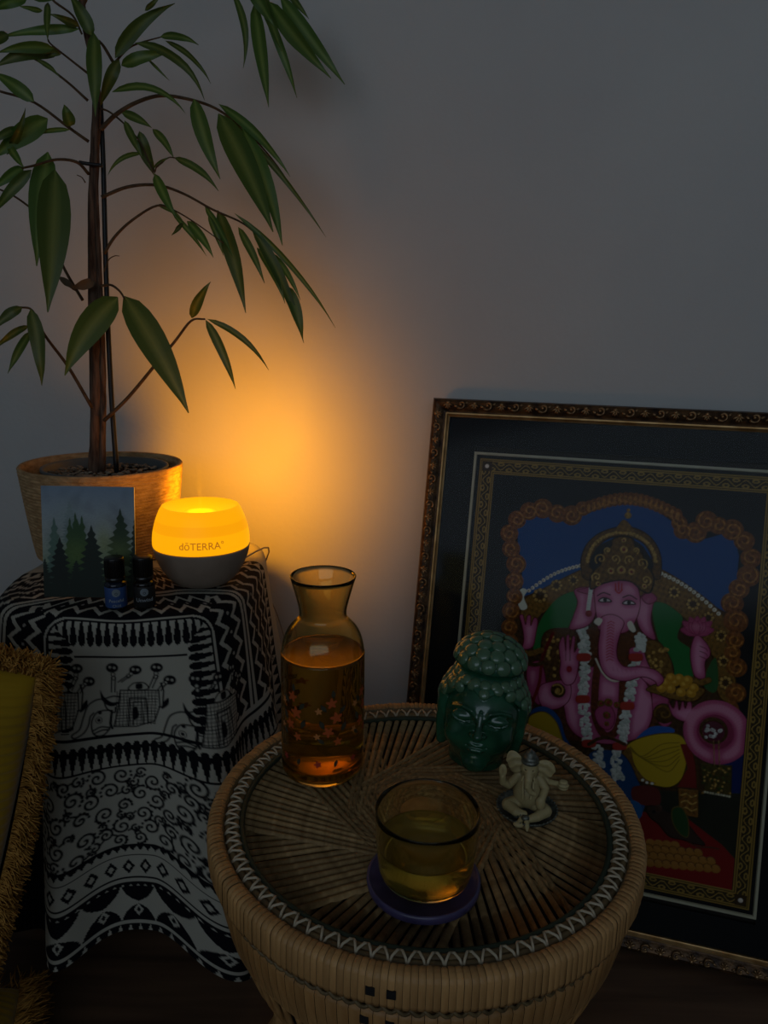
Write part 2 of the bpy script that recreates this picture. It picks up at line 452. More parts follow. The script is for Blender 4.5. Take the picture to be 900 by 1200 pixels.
# ---------------------------------------------------------------- draped cloth over a stool
CX, CY, CA, CB, CZ = -0.405, 1.20, 0.195, 0.23, 0.614
M_wood = vary(mat('stool_wood', rough=0.6), rgb(70, 48, 30), rgb(96, 68, 44), (6, 6, 40))
stool = thing('wooden_stool', 'wooden stool hidden beneath the black and white cloth', 'stool', (CX, CY, 0))
MB().box((0, 0, CZ-.024), (2*CA-.12, 2*CB-.13, .03)).build('seat', M_wood, stool, False)
lg = MB().box((0, 0, (CZ-.037)/2), (.035, .035, CZ-.037)).mesh('leg', M_wood, False)
for sx in (-1, 1):
    for sy in (-1, 1): link('leg', lg, stool, (sx*(CA-.09), sy*(CB-.10), 0))
def cloth():
    tt = np.linspace(0, 2*PI, 4001)
    ex = 2/3.2
    cx = np.sign(np.sin(tt))*np.abs(np.sin(tt))**ex*CA; cy = -np.sign(np.cos(tt))*np.abs(np.cos(tt))**ex*CB
    sl = np.concatenate([[0], np.cumsum(np.hypot(np.diff(cx), np.diff(cy)))]); S = sl[-1]
    fine = 0.00145
    s = np.concatenate([np.arange(-S/2, -.16, .008), np.arange(-.16, .42, fine), np.arange(.42, S/2, .008)])
    v = np.arange(-0.215, 0.490, fine)
    sm = np.mod(s, S)
    px, py = np.interp(sm, sl, cx), np.interp(sm, sl, cy)
    e = .004
    tx = np.interp(np.mod(s+e, S), sl, cx)-np.interp(np.mod(s-e, S), sl, cx); ty = np.interp(np.mod(s+e, S), sl, cy)-np.interp(np.mod(s-e, S), sl, cy)
    ln = np.hypot(tx, ty); nx, ny = ty/ln, -tx/ln
    rr = 0.022
    V, _ = np.meshgrid(v, s, indexing='ij')
    ss = lambda a, b: (lambda t: t*t*(3-2*t))(np.clip((s-a)/(b-a), 0, 1))
    dip = (0.085*ss(.07, .175)*(1-.5*ss(.24, .36))+0.022*(1-ss(-.07, .03)))*np.clip(V/0.36, 0, 1)**1.6
    arc = rr*PI/2
    Z = np.zeros_like(V); OFF = np.zeros_like(V)
    a = np.clip((V+rr)/arc, 0, 1)*PI/2
    OFF = -rr+rr*np.sin(a); Z = CZ-rr+rr*np.cos(a)
    wv = np.maximum(V+rr-arc, 0)+dip
    gs = lambda c, sg: np.exp(-((s-c)/sg)**2)
    fold = (1.1*gs(.150, .035)+0.9*gs(-.048, .030)-0.55*gs(.055, .055)-0.9*gs(-.105, .03)+0.5*gs(-.17, .04)-0.5*gs(.215, .03)+0.9*gs(.29, .04)-.6*gs(.36, .035)+.9*gs(.45, .045)
            +0.5*np.sin(s*2*PI/.17)*(np.abs(s-.1) > .45))
    amp = 0.034*np.clip(wv/0.42, 0, 1.2)**1.2
    OFF = OFF+0.10*wv+amp*fold+0.004*np.sin(s*37+V*9)*np.clip(wv*6, 0, 1)
    Z = Z-wv*0.99
    top = np.clip((-V-rr)/(0.215-rr), 0, 0.995)
    P = np.zeros(V.shape+(3,))
    bx, by = px+nx*OFF, py+ny*OFF
    P[..., 0] = CX+bx*(1-top); P[..., 1] = CY+by*(1-top); P[..., 2] = np.maximum(Z, 0.006)
    P[..., 2] -= 0.004*np.clip(1-(np.abs(V+.02)/.06), 0, 1)*(0.5+0.5*np.sin(s*46))
    # print
    W_, K = (172, 168, 154), (16, 16, 22)
    c = Canvas(s, v, W_)
    X, Y = c.X-0.05, c.Y
    r0 = .03
    qx, qy = np.abs(X)-.115+r0, -Y+r0
    d = np.hypot(np.maximum(qx, 0), np.maximum(qy, 0))+np.minimum(np.maximum(qx, qy), 0)-r0
    side = qx > qy
    tau = np.where(side, Y+.115*1.03, X)
    def mask(m, col): c.col[m] = lin(np.array(col)/255)
    fr = lambda x, p: np.mod(x/p, 1)-.5
    tri = lambda x, p: 4*np.abs(np.mod(x/p, 1)-.5)-1
    e = -d/.036; x = fr(tau, .0120)
    drop = (np.abs(x) < .14+.42*e) & (e < .70) | (np.hypot(x/.44, (e-.70)/.30) < 1)
    band = (d < 0) & (d > -.037)
    mask(band & drop, K)
    mask((d >= -.001) & (d < .0025), K); mask((d >= .006) & (d < .010), K)
    for z0 in (.010, .098, .164):
        b = (d >= z0) & (d < z0+.062); mask(b, K)
        k = tri(tau, .030)
        for zc in (z0+.014+.0085*k, z0+.048-.0085*k if False else z0+.046+.0085*k):
            mask(b & (np.abs(d-zc) < .0046), W_)
        xd = fr(tau+.0075, .030)*.030
        mask(b & (np.hypot(xd, d-(z0+.030)) < .0026), (150, 146, 138))
        mask((d >= z0+.062) & (d < z0+.064), K)
    mask((d >= .072) & (d < .074), K); mask((d >= .0815) & (d < .0855), K); mask((d >= .0935) & (d < .098), K)
    b = (d >= .226) & (d < .230); mask(b, W_)
    b = (d >= .230) & (d < .254); mask(b, K); mask(b & (np.abs(fr(tau, .017)) < .42*(1-(d-.230)/.024)), W_)
    b = (d >= .254); mask(b, W_)
    mask((d >= .160) & (d < .164), K)
    inn = (d < -.037) & (Y < .165)
    mask(inn & (np.abs(Y-.051) < .0019), K)
    lowr = (Y > .160) & (c.X > -.085) & (c.X < .30)
    mask(lowr, W_); mask(lowr & (np.abs(Y-.1695) < .0019), K)
    x = fr(c.X, .0120)
    b = lowr & (Y > .184) & (Y < .216)
    sc = np.hypot(x/.42, (Y-.187)/.007) < 1
    mask(lowr & sc & (Y < .190), K); mask(b & (Y >= .186), K)
    mask(b & (np.abs(fr(c.X+.0060, .0120)) < .42*(Y-.190)/.026), W_)
    mask(lowr & (np.abs(Y-.218) < .0016), K)
    # lower borders
    for (y0, sg) in ((.350, 1), (.412, 1)):
        mask(lowr & (Y > y0-.003) & (Y < y0+.001+.004*(1+tri(c.X, .0105))*.9), K)
    for y0 in (.365, .402): mask(lowr & (np.abs(Y-y0) < .0013), K)
    xd = np.abs(fr(c.X, .0235))*.0235; dd = xd/.0085+np.abs(Y-.3835)/.0125
    mask(lowr & (dd < 1), K); mask(lowr & (dd < .48), W_)
    b = lowr & (Y > .417); mask(b, K)
    xx = fr(c.X, .047)*.047; yy = Y-.444
    star = (np.abs(xx)**.6+np.abs(yy)**.6 < .026**.6*1.15) & ~(np.hypot(xx/.6, yy) < .0)
    mask(b & star, W_)
    xx2 = fr(c.X+.0235, .047)*.047
    mask(b & (np.abs(xx2)/.007+np.abs(Y-.456)/.010 < 1), W_); mask(b & (np.abs(xx2)/.003+np.abs(Y-.456)/.005 < 1), K)
    mask(b & (np.abs(Y-.476) < .0025), W_); mask(b & (Y > .480) & (np.abs(fr(c.X, .014)) < .5*(Y-.480)/.022), W_)
    mask((c.X < -.085) & (c.Y > .06), K)  # shade on the cloth's left fold, painted in as solid black
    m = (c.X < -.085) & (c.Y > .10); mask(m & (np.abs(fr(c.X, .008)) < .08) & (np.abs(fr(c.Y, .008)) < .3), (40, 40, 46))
    # scrolls
    rr_ = random.Random(3)
    got = []                      # packed scrolls: curls of several sizes joined by short stems
    for r in [.0125]*260+[.0100]*500+[.0075]*900+[.0058]*1200:
        x0, y0 = rr_.uniform(-.083, .30), rr_.uniform(.229, .342)
        if all((x0-a)**2+(y0-b)**2 > ((r+q)*.95)**2 for a, b, q in got): got.append((x0, y0, r))
    for n_, (x0, y0, r) in enumerate(got):
        th = rr_.uniform(0, 6.28); hd = 1 if n_ % 2 else -1
        c.spiral(x0, y0, r*.98, 1.5 if r > .009 else 1.15, th, .0031, K, hand=hd)
        for q_ in range(4):
            a2 = th+q_*.5+2; c.dot(x0+r*1.0*math.cos(a2), y0+r*1.0*math.sin(a2), .0020, K)
        nb = min((g_ for g_ in got if g_[:2] != (x0, y0)), key=lambda g_: (g_[0]-x0)**2+(g_[1]-y0)**2)
        k_ = math.atan2(nb[1]-y0, nb[0]-x0)
        c.line([(x0+r*.9*math.cos(k_+.5), y0+r*.9*math.sin(k_+.5)), (nb[0]-nb[2]*.8*math.cos(k_-.4), nb[1]-nb[2]*.8*math.sin(k_-.4))], .0028, K)
    for _ in range(60):   # filigree past the border on the right-hand side
        c.spiral(rr_.uniform(.30, .41), rr_.uniform(-.1, .2), .007, 1.2, rr_.uniform(0, 6), .0018, K)
    # elephants, printed feet-up
    def eleph(s0, v0):
        T = lambda P: np.array([((x-440)/4.09/830+s0, (y-400)/4.09/833+v0) for x, y in P])
        th = .0022
        bl = [(375, 292), (460, 296), (550, 300), (552, 380), (525, 462), (440, 486), (340, 478), (362, 390)]
        c.fill(T(bl), W_, edge=K, ew=.002, sm=False)
        for y in range(310, 480, 16): c.line(T([(372-(y-292)*.15, y), (548-(y-292)*.12, y+2)]), .0010, K)
        for x in range(360, 548, 16): c.line(T([(x, 300), (x-12, 478)]), .0009, K)
        c.line(T([(405, 478), (415, 335), (490, 338), (495, 470)]), .0020, K); c.line(T([(425, 475), (432, 355), (470, 357), (472, 470)]), .0016, K)
        c.fill(T([(425, 400), (445, 380), (455, 430), (430, 450)]), K)
        c.line(T([(335, 395), (300, 392), (262, 402), (238, 445), (242, 498), (262, 518), (295, 515), (322, 480), (330, 430)]), th, K, sm=True)
        c.line(T([(372, 325), (340, 322), (300, 333), (262, 338), (222, 365), (200, 420), (182, 476), (148, 500), (160, 516), (200, 497), (222, 462), (232, 420), (248, 402)]), th, K, sm=True)
        c.fill(T([(282, 290), (300, 325), (335, 352), (372, 350), (345, 372), (312, 366), (286, 335)]), K)
        c.line(T([(300, 355), (312, 385), (345, 405), (350, 380)]), th, K, sm=True)
        c.line(T([(332, 405), (324, 460), (332, 486)]), .0035, K)
        for (x, y, r) in ((272, 440, 17), (272, 440, 8), (278, 402, 9)):
            p = T([(x, y)])[0]
            if r == 17: c.dot(p[0], p[1], r/3400, K); c.dot(p[0], p[1], r/3400-.001, W_)
            else: c.dot(p[0], p[1], r/3400, K)
        c.line(T([(245, 490), (280, 475), (315, 480)]), th, K, sm=True); c.line(T([(250, 505), (285, 492), (318, 492)]), th, K, sm=True)
        c.fill(T([(592, 335), (590, 370), (560, 395), (568, 360)]), K)
        c.line(T([(548, 385), (565, 385), (572, 300), (560, 262)]), th, K)
        c.fill(T([(415, 292), (430, 262), (460, 255), (490, 262), (500, 292)]), W_, edge=K, ew=.0018); c.fill(T([(448, 262), (475, 262), (475, 288), (448, 288)]), K)
        for (fx, fy, ax, ay, bx_, by_) in ((340, 178, 345, 225, 340, 300), (448, 190, 418, 218, 372, 250), (545, 182, 540, 225, 512, 285), (602, 245, 575, 265, 550, 300)):
            p = T([(fx, fy)])[0]; c.dot(p[0], p[1], .0085, K, ry=.0070)
            c.dot(p[0]-.003, p[1]-.001, .0019, W_); c.dot(p[0]+.003, p[1], .0019, W_)
            for k in (0.35, .75): q = p+(T([(ax, ay)])[0]-p)*(k+.35); c.dot(q[0], q[1], .0034, K); c.dot(q[0], q[1], .0020, W_)
            c.line(T([(ax-8, ay), (bx_-6, by_)]), .0018, K); c.line(T([(ax+9, ay), (bx_+10, by_)]), .0018, K)
    for s0, v0 in ((.055, .132), (.165, .150), (-.055, .132)): eleph(s0, v0)
    M = painted('printed_cotton', 0.9, grain=900); bsdf(M).inputs['Specular IOR Level'].default_value = .15
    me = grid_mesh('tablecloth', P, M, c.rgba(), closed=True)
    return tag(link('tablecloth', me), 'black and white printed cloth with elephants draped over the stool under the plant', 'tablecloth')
cloth()
# ---------------------------------------------------------------- potted ficus in a rope basket
M_rope = vary(mat('jute_rope', rough=0.9, spec=0.15), rgb(150, 120, 84), rgb(186, 154, 112), (60, 60, 160), bump=0.0016, bscale=(220, 220, 420))
M_pot = mat('grey_nursery_pot', rgb(84, 88, 88), 0.5)
M_soil = vary(mat('potting_soil', rough=1.0, spec=0.1), rgb(34, 26, 20), rgb(58, 46, 36), (120, 120, 120), bump=0.002)
M_chip = vary(mat('bark_chip', rough=0.9), rgb(92, 76, 60), rgb(150, 134, 114), (40, 40, 40), rnd=.3)
M_bark = vary(mat('ficus_bark', rough=0.85, spec=0.2), rgb(66, 48, 38), rgb(110, 86, 70), (160, 160, 26), bump=0.0012)
M_twig = vary(mat('ficus_twig', rough=0.8, spec=0.2), rgb(72, 54, 38), rgb(96, 76, 54), (80, 80, 80))
M_stake = mat('black_stake', rgb(18, 18, 18), 0.5)
M_dry = mat('dry_leaf', rgb(96, 78, 56), 0.8)
def leaf_mat():
    m = mat('ficus_leaf', rough=0.42, spec=0.4); nt = m.node_tree; b = bsdf(m)
    uv = nd(m, 'ShaderNodeAttribute'); uv.attribute_name = 'Col'; sp = nd(m, 'ShaderNodeSeparateColor'); lk(m, uv.outputs['Color'], sp.inputs[0])
    mx = nd(m, 'ShaderNodeMix'); mx.data_type = 'RGBA'; mx.inputs['A'].default_value = (*rgb(74, 102, 38), 1); mx.inputs['B'].default_value = (*rgb(120, 140, 68), 1)
    lk(m, sp.outputs[0], mx.inputs['Factor'])
    oi = nd(m, 'ShaderNodeObjectInfo'); mr = nd(m, 'ShaderNodeMapRange'); mr.inputs[3].default_value = .72; mr.inputs[4].default_value = 1.22; lk(m, oi.outputs['Random'], mr.inputs[0])
    mr2 = nd(m, 'ShaderNodeMapRange'); mr2.inputs[3].default_value = .475; mr2.inputs[4].default_value = .515; lk(m, oi.outputs['Random'], mr2.inputs[0])
    hs = nd(m, 'ShaderNodeHueSaturation'); lk(m, mr.outputs[0], hs.inputs['Value']); lk(m, mr2.outputs[0], hs.inputs['Hue']); lk(m, mx.outputs['Result'], hs.inputs['Color'])
    lk(m, hs.outputs[0], b.inputs['Base Color'])
    tr = nd(m, 'ShaderNodeBsdfTranslucent'); lk(m, hs.outputs[0], tr.inputs[0]); ms = nd(m, 'ShaderNodeMixShader'); ms.inputs[0].default_value = .28
    lk(m, b.outputs[0], ms.inputs[1]); lk(m, tr.outputs[0], ms.inputs[2]); lk(m, ms.outputs[0], nt.nodes['Material Output'].inputs[0]); return m
M_leaf = leaf_mat()
PX, PY = -0.500, 1.290
PZ = CZ + 0.002; RIMZ = 0.769
ficus = thing('potted_ficus', 'tall narrow-leaved ficus in a jute rope basket planter', 'plant', (PX, PY, PZ))
base = np.array((PX, PY, PZ))
hb = RIMZ-PZ
prof = [(.001, 0), (.112, 0)]
nr = 27
for i in range(nr):
    for q in range(4):
        t = (i+q/4)/nr; r = .116+.020*t**0.8; prof.append((r+.0014*math.sin(PI*q/4), hb*t))
prof += [(.136, hb), (.1375, hb+.003), (.135, hb+.006), (.130, hb+.005), (.128, hb-.005), (.120, hb-.05), (.11, .02)]
MB().lathe(prof, 80).build('basket', M_rope, ficus)
rp = .1035
MB().lathe([(.085, .02), (rp-.004, hb-.014), (rp+.001, hb-.012), (rp+.004, hb-.003), (rp+.003, hb+.001), (rp, hb+.001), (rp-.003, hb-.003), (rp-.006, hb-.04)], 72, c=(.006, 0, 0)).build('inner_pot', M_pot, ficus)
MB().lathe([(.001, hb-.013)]+[(r, hb-.016-.003*math.sin(r*90)) for r in np.linspace(.02, rp-.004, 6)], 48, c=(.006, 0, 0)).build('soil', M_soil, ficus)
mb = MB()
for i in range(300):
    a = R.uniform(0, 2*PI); r = (rp-.010)*math.sqrt(R.random()); sz = R.uniform(.003, .0075)
    M = np.array(Matrix.Rotation(R.uniform(0, 6), 3, 'Z') @ Matrix.Rotation(R.uniform(-.6, .6), 3, 'X'))
    mb.ell((.006+r*math.cos(a), r*math.sin(a), hb-.012+R.uniform(0, .003)), (sz, sz*.6, sz*.32), 6, 4, M)
tag(mb.build('bark_mulch', M_chip, ficus), kind='stuff')
def P3(x, y, Y): return at(x, y, Y)-base
def tubepx(name, pts, w0, w1, m, Y0=1.29, Y1=None, seg=7, wob=0.0):
    Y1 = Y0 if Y1 is None else Y1
    p = cr(pts, n=5); n = len(p)
    P = [P3(q[0], q[1], Y0+(Y1-Y0)*i/(n-1)) for i, q in enumerate(p)]
    k = 1.31/CAM_F/2
    rad = [(w0+(w1-w0)*i/(n-1))*k*(1+R.uniform(-wob, wob)) for i in range(n)]
    return MB().tube(P, rad, seg).build(name, m, ficus)
soilY = PY
tubepx('trunk', [(112, 556), (113, 500), (114, 440), (113, 380), (110, 310), (109, 240), (111, 180), (113, 120), (109, 70), (98, 20), (92, -40)], 17, 6, M_bark, 1.29, 1.285, 9, .10)
tubepx('trunk', [(120, 552), (121, 470), (120, 400), (117, 330), (114, 260), (112, 190), (115, 120)], 7, 4, M_bark, 1.285, 1.28, 7, .12)
tubepx('trunk', [(108, 470), (106, 380), (105, 300), (106, 220), (109, 150)], 5, 3, M_bark, 1.292, 1.30, 6, .1)
tubepx('stake', [(137, 556), (131, 470), (126, 370), (123, 270), (121, 190), (118, 120)], 6, 5, M_stake, 1.28, 1.30, 6)
tubepx('tie', [(93, 190), (104, 192), (120, 194)], 4, 4, M_stake, 1.272, 1.272, 5)
BR = [  # pixel path, widths, depth at start and tip
 ([(118, 152), (135, 135), (160, 120), (190, 112), (228, 118), (258, 130), (290, 155), (320, 188), (350, 232)], 5, 1.5, 1.28, 1.33),
 ([(119, 231), (150, 219), (184, 217), (215, 227), (250, 246), (285, 262), (310, 285), (335, 318)], 4, 1.5, 1.28, 1.31),
 ([(122, 297), (135, 277), (155, 258), (184, 241), (205, 247), (230, 262), (262, 285)], 3.5, 1.2, 1.28, 1.26),
 ([(122, 493), (150, 466), (180, 430), (205, 400), (224, 376), (240, 374)], 4.5, 2, 1.27, 1.22),
 ([(108, 478), (80, 430), (52, 392), (38, 364), (24, 360)], 4, 2, 1.28, 1.24),
 ([(104, 204), (90, 190), (66, 187), (40, 194), (26, 197)], 3.5, 2, 1.28, 1.20),
 ([(104, 166), (80, 149), (40, 120), (0, 107), (-20, 100)], 3.5, 2, 1.28, 1.24),
 ([(103, 118), (80, 97), (55, 78), (38, 68)], 3, 1.6, 1.28, 1.25),
 ([(103, 86), (80, 68), (60, 52), (56, 46)], 2.6, 1.4, 1.28, 1.26),
 ([(97, 352), (78, 320), (68, 298), (52, 260), (20, 232), (-10, 218)], 3.4, 2, 1.285, 1.3),
 ([(119, 335), (130, 334), (140, 341), (146, 350)], 3, 2, 1.27, 1.24),
 ([(132, 72), (122, 55), (116, 48)], 3.5, 3, 1.28, 1.28),
 ([(133, 75), (150, 57), (165, 50), (190, 43)], 2.6, 1.2, 1.28, 1.3),
 ([(118, 127), (128, 131), (140, 140), (150, 150), (165, 168), (180, 203)], 2.4, 1.2, 1.28, 1.25),
 ([(95, 10), (130, -60), (190, -80), (250, -60), (290, -30), (316, 0)], 5, 2.4, 1.285, 1.36),
 ([(92, -10), (70, -8), (62, 0), (85, 18), (96, 40)], 2.6, 2, 1.27, 1.26),
 ([(165, 168), (180, 200), (184, 195), (197, 185), (205, 185)], 1.6, 1.2, 1.255, 1.25),
 ([(78, 330), (72, 326)], 1.6, 1.2, 1.28, 1.27),
 ([(122, 318), (127, 305), (134, 300), (140, 300)], 1.4, .8, 1.27, 1.26),
 ([(100, 214), (96, 208), (90, 205)], 1.4, .8, 1.28, 1.27),
]
for p, a, b, y0, y1 in BR: tubepx('branch', p, a, b, M_twig, y0, y1, 6)
def leaf(bx, by, tx, ty, w, bend=0.0, Yb=1.28, Yt=1.26, wob=0.0, twist=None, blunt=0.0, m=None):
    A, B = P3(bx, by, Yb), P3(tx, ty, Yt)
    dx, dy = tx-bx, ty-by; L = math.hypot(dx, dy)
    cxp, cyp = (bx+tx)/2-dy/L*bend*2, (by+ty)/2+dx/L*bend*2
    C = P3(cxp, cyp, (Yb+Yt)/2-.015)
    n = 11; P = bez(A, C, B, n); W = w*(1.0 if w > 25 else .86)*1.30/CAM_F
    tw = R.uniform(-.35, .35) if twist is None else twist
    V = np.zeros((n, 5, 3)); col = np.zeros((n, 5, 4))
    for i in range(n):
        t = i/(n-1); T = P[min(i+1, n-1)]-P[max(i-1, 0)]; T /= np.linalg.norm(T)
        vd = P[i]+base-_O; vd /= np.linalg.norm(vd); S = np.cross(T, vd); S /= np.linalg.norm(S)+1e-9; Nn = np.cross(S, T)
        ang = tw*math.sin(PI*t)+wob*math.sin(t*9+bx); S2 = S*math.cos(ang)+Nn*math.sin(ang); N2 = np.cross(S2, T)
        tt_ = min(t*1.04, 1); prof_ = (math.sin(PI*tt_**.78)**.72 if tt_ < 1 else 0)*(1-.36*tt_)*1.10 if blunt == 0 else math.sin(PI*tt_**.85)**.5
        hw = W/2*max(prof_, .035)/max(.55, math.cos(ang))
        for k in range(5):
            q = (k-2)/2; V[i, k] = P[i]+S2*hw*q-N2*hw*.22*abs(q)+N2*.0016*math.sin(t*11+q+by)*(wob*3+.4)
            col[i, k] = (1.0 if k == 2 else 0.12*(1-abs(q)), 0, 0, 1)
    o = link('leaf', grid_mesh('leaf', V, m or M_leaf, col), ficus)
    return o
LV = [
 (32, -2, -12, 14, 13, 3), (93, 34, -2, 44, 11, 3), (56, 2, 56, 49, 8, 1), (93, 31, 57, 16, 9, 1), (50, 13, 22, 7, 6, 0), (108, 42, 80, -8, 17, 2),
 (110, 38, 112, 137, 19, 0), (135, 68, 205, 4, 17, -9), (170, 12, 188, -4, 6, 0), (142, 77, 197, 62, 15, -3), (140, 70, 118, 124, 15, 2), (131, 108, 218, 134, 9, -18),
 (158, 50, 240, 118, 11, -17), (188, 43, 233, 53, 9, -5), (194, 48, 247, 98, 7, -7), (173, 69, 199, 95, 3.5, 0), (63, 57, -4, 62, 13, 4), (70, 62, -8, 80, 17, 8),
 (72, 63, 46, 67, 4, 0), (42, 70, 71, 92, 6, -3), (40, 119, -10, 84, 17, 2), (83, 148, 75, 122, 15, 0), (56, 139, -8, 186, 25, 3), (82, 152, 28, 161, 6, 3),
 (8, 181, 30, 126, 9, 3), (143, 132, 178, 150, 11, -2), (179, 151, 204, 186, 10, -2), (146, 142, 168, 188, 10, 0), (163, 154, 182, 204, 13, 0), (166, 180, 126, 206, 6, 8),
 (162, 163, 181, 206, 13, 0), (181, 204, 207, 256, 14, 1), (184, 240, 214, 258, 6, -3), (204, 185, 256, 224, 10, -6), (181, 197, 198, 184, 5, -1), (56, 178, 43, 312, 26, 2),
 (64, 199, 56, 366, 34, -2), (28, 196, -7, 222, 13, 2), (37, 199, -9, 252, 14, 2), (10, 170, 29, 197, 10, 1), (202, 250, 242, 300, 7, -2), (214, 262, 201, 276, 6, 0),
 (219, 259, 250, 302, 12, -3), (227, 116, 258, 210, 21, 2), (256, 133, 320, 272, 28, -3), (284, 150, 331, 288, 22, -5), (256, 122, 340, 207, 12, -7), (262, 134, 382, 278, 8, -6),
 (240, 242, 273, 302, 9, -2), (255, 246, 288, 367, 21, -3), (279, 266, 310, 332, 11, -2), (294, 264, 356, 402, 15, -6), (275, 250, 393, 384, 8, -9), (301, 290, 334, 356, 11, -4),
 (336, 335, 355, 398, 17, -2), (138, 348, 76, 440, 32, 7), (145, 347, 221, 484, 34, -4), (225, 373, 247, 330, 14, -3), (241, 375, 276, 456, 13, -3), (243, 374, 315, 434, 9, -9),
 (36, 362, 49, 452, 19, -3), (35, 389, 9, 438, 11, 1), (26, 360, -8, 387, 13, 3), (34, 382, -8, 412, 9, 4), (273, -8, 285, 80, 10, -8), (298, 5, 315, 126, 19, 0),
 (311, 12, 348, 115, 12, -2), (315, 2, 388, 92, 20, 2), (328, -4, 404, 99, 19, 0), (288, -24, 322, 32, 17, 0), (334, -14, 362, 22, 9, 0), (305, -10, 330, 60, 15, 0),
 (244, 252, 262, 300, 8, -1), (318, 296, 352, 352, 9, -3), (40, 0, 92, -12, 9, 0), (20, 150, -12, 168, 10, 1), (10, 40, -20, 58, 12, 2),
]
for q in LV:
    bx, by, tx, ty, w_, bd = q
    Yb = 1.28+0.04*(bx-115)/220 if bx > 115 else 1.28-.06*(115-bx)/115
    if by < 40 and bx > 260: Yb = 1.36
    big = w_ > 23
    leaf(bx, by, tx, ty, w_, bd, Yb-R.uniform(0, .02), Yb-R.uniform(.0, .05)-(.03 if big else 0), 0.0 if big else R.uniform(0, .16), (R.uniform(-.15, .15) if big else None), 0 if w_ < 16 or by > 120 and not (bx, by) == (83, 148) else 0)
leaf(71, 325, 90, 342, 9, 0, 1.27, 1.26, .2, None, 0, M_dry); leaf(110, 330, 84, 338, 13, 0, 1.26, 1.25, .2, None, 0, M_dry)

# ---------------------------------------------------------------- lettering
def text_mesh(s, size, depth=0.0004, res=3):
    cu = bpy.data.curves.new('lettering', 'FONT'); cu.body = s; cu.size = size; cu.extrude = depth; cu.align_x = 'CENTER'; cu.align_y = 'CENTER'; cu.resolution_u = res
    o = bpy.data.objects.new('lettering', cu); COL.objects.link(o)
    bpy.context.view_layer.update()
    me = bpy.data.meshes.new_from_object(o.evaluated_get(bpy.context.evaluated_depsgraph_get()))
    bpy.data.objects.remove(o); return me
def wrap_text(s, size, rad_fn, z0, m, parent, name='lettering', th0=-PI/2, depth=.0004):
    """bend text round a vertical body of revolution; rad_fn(z) is its radius"""
    me = text_mesh(s, size, depth)
    bm = bmesh.new(); bm.from_mesh(me); bmesh.ops.subdivide_edges(bm, edges=[e for e in bm.edges if e.calc_length() > size*.25], cuts=2); 
    for q in bm.verts:
        x, y, zz = q.co; z = z0+y; r = rad_fn(z)+zz+.0002; a = th0+x/rad_fn(z0)
        q.co = (r*math.cos(a), r*math.sin(a), z)
    bm.to_mesh(me); bm.free(); me.materials.clear(); me.materials.append(m)
    return link(name, me, parent)

# ---------------------------------------------------------------- glowing oil diffuser
dpt = onz(238, 683, CZ)
DX, DY = float(dpt[0]), float(dpt[1])
depth_d = float((np.array([DX, DY, CZ+.06])-_O) @ _F)
kd = depth_d/CAM_F
RS = 55.5*kd       # seam radius
DZ = CZ+0.003
diff = thing('oil_diffuser', 'glowing amber oil diffuser with a grey lower bowl on the cloth', 'diffuser', (DX, DY, DZ), (0, 0, math.atan2(DX, DY)*-1))
hs_ = RS*0.83       # seam height
M_dbase = vary(mat('diffuser_bowl', rough=0.75, spec=0.25), rgb(142, 124, 108), rgb(150, 132, 116), (30, 30, 30))
low = [(.001, 0), (RS*.50, 0), (RS*.57, RS*.03), (RS*.72, RS*.17), (RS*.86, RS*.39), (RS*.96, RS*.63), (RS*1.0, hs_-.0012)]
lowc = [tuple(q) for q in cr(low[2:], n=4)]
MB().lathe(low[:2]+lowc+[(RS*.98, hs_-.0006)], 72).build('bowl', M_dbase, diff)
ht = hs_+RS*0.84
up_ = [(RS*.985, hs_), (RS*1.0, hs_+RS*.06), (RS*.985, hs_+RS*.28), (RS*.925, hs_+RS*.53), (RS*.845, hs_+RS*.74), (RS*.80, ht-RS*.025)]
upc = [tuple(q) for q in cr(up_, n=5)]
topp = [(RS*.785, ht), (RS*.755, ht+.0006), (RS*.70, ht-RS*.02), (RS*.50, ht-RS*.10), (RS*.34, ht-RS*.15)]
M_shade = emit('lit_shade', (1.0, 0.41, 0.002), 1.0); M_dim_glow = emit('lit_shade_dim_glow', (1.0, 0.37, 0.002), .94); M_top = emit('lit_shade_top', (1.0, 0.40, 0.002), .98); M_well = emit('lit_well', (1.0, 0.36, 0.004), .55)  # uneven glow of one shade, painted as different emission per section
for m_ in (M_shade, M_dim_glow, M_top): bsdf(m_).inputs['Base Color'].default_value = (.30, .14, .004, 1); bsdf(m_).inputs['Specular IOR Level'].default_value = .15
MB().lathe(upc[:13], 80).build('shade', M_shade, diff); MB().lathe(upc[12:17], 80).build('shade_dim_glow', M_dim_glow, diff); MB().lathe(upc[16:]+topp, 80).build('shade_top', M_top, diff)
MB().lathe([(RS*.34, ht-RS*.15), (RS*.30, ht-RS*.135), (RS*.24, ht-RS*.135), (RS*.13, ht-RS*.17), (RS*.05, ht-RS*.175), (RS*.04, ht-RS*.22), (.0008, ht-RS*.22)], 48).build('mist_outlet', M_well, diff)
def r_up(z): return float(np.interp(z, [q[1] for q in upc], [q[0] for q in upc]))
M_print = mat('shade_print', rgb(150, 90, 20), 0.6); bsdf(M_print).inputs['Emission Color'].default_value = (.5, .16, .004, 1); bsdf(M_print).inputs['Emission Strength'].default_value = 0.75
wrap_text('dōTERRA°', 0.0152, r_up, hs_+RS*.20, M_print, diff)
_b = np.array((DX, DY, DZ))
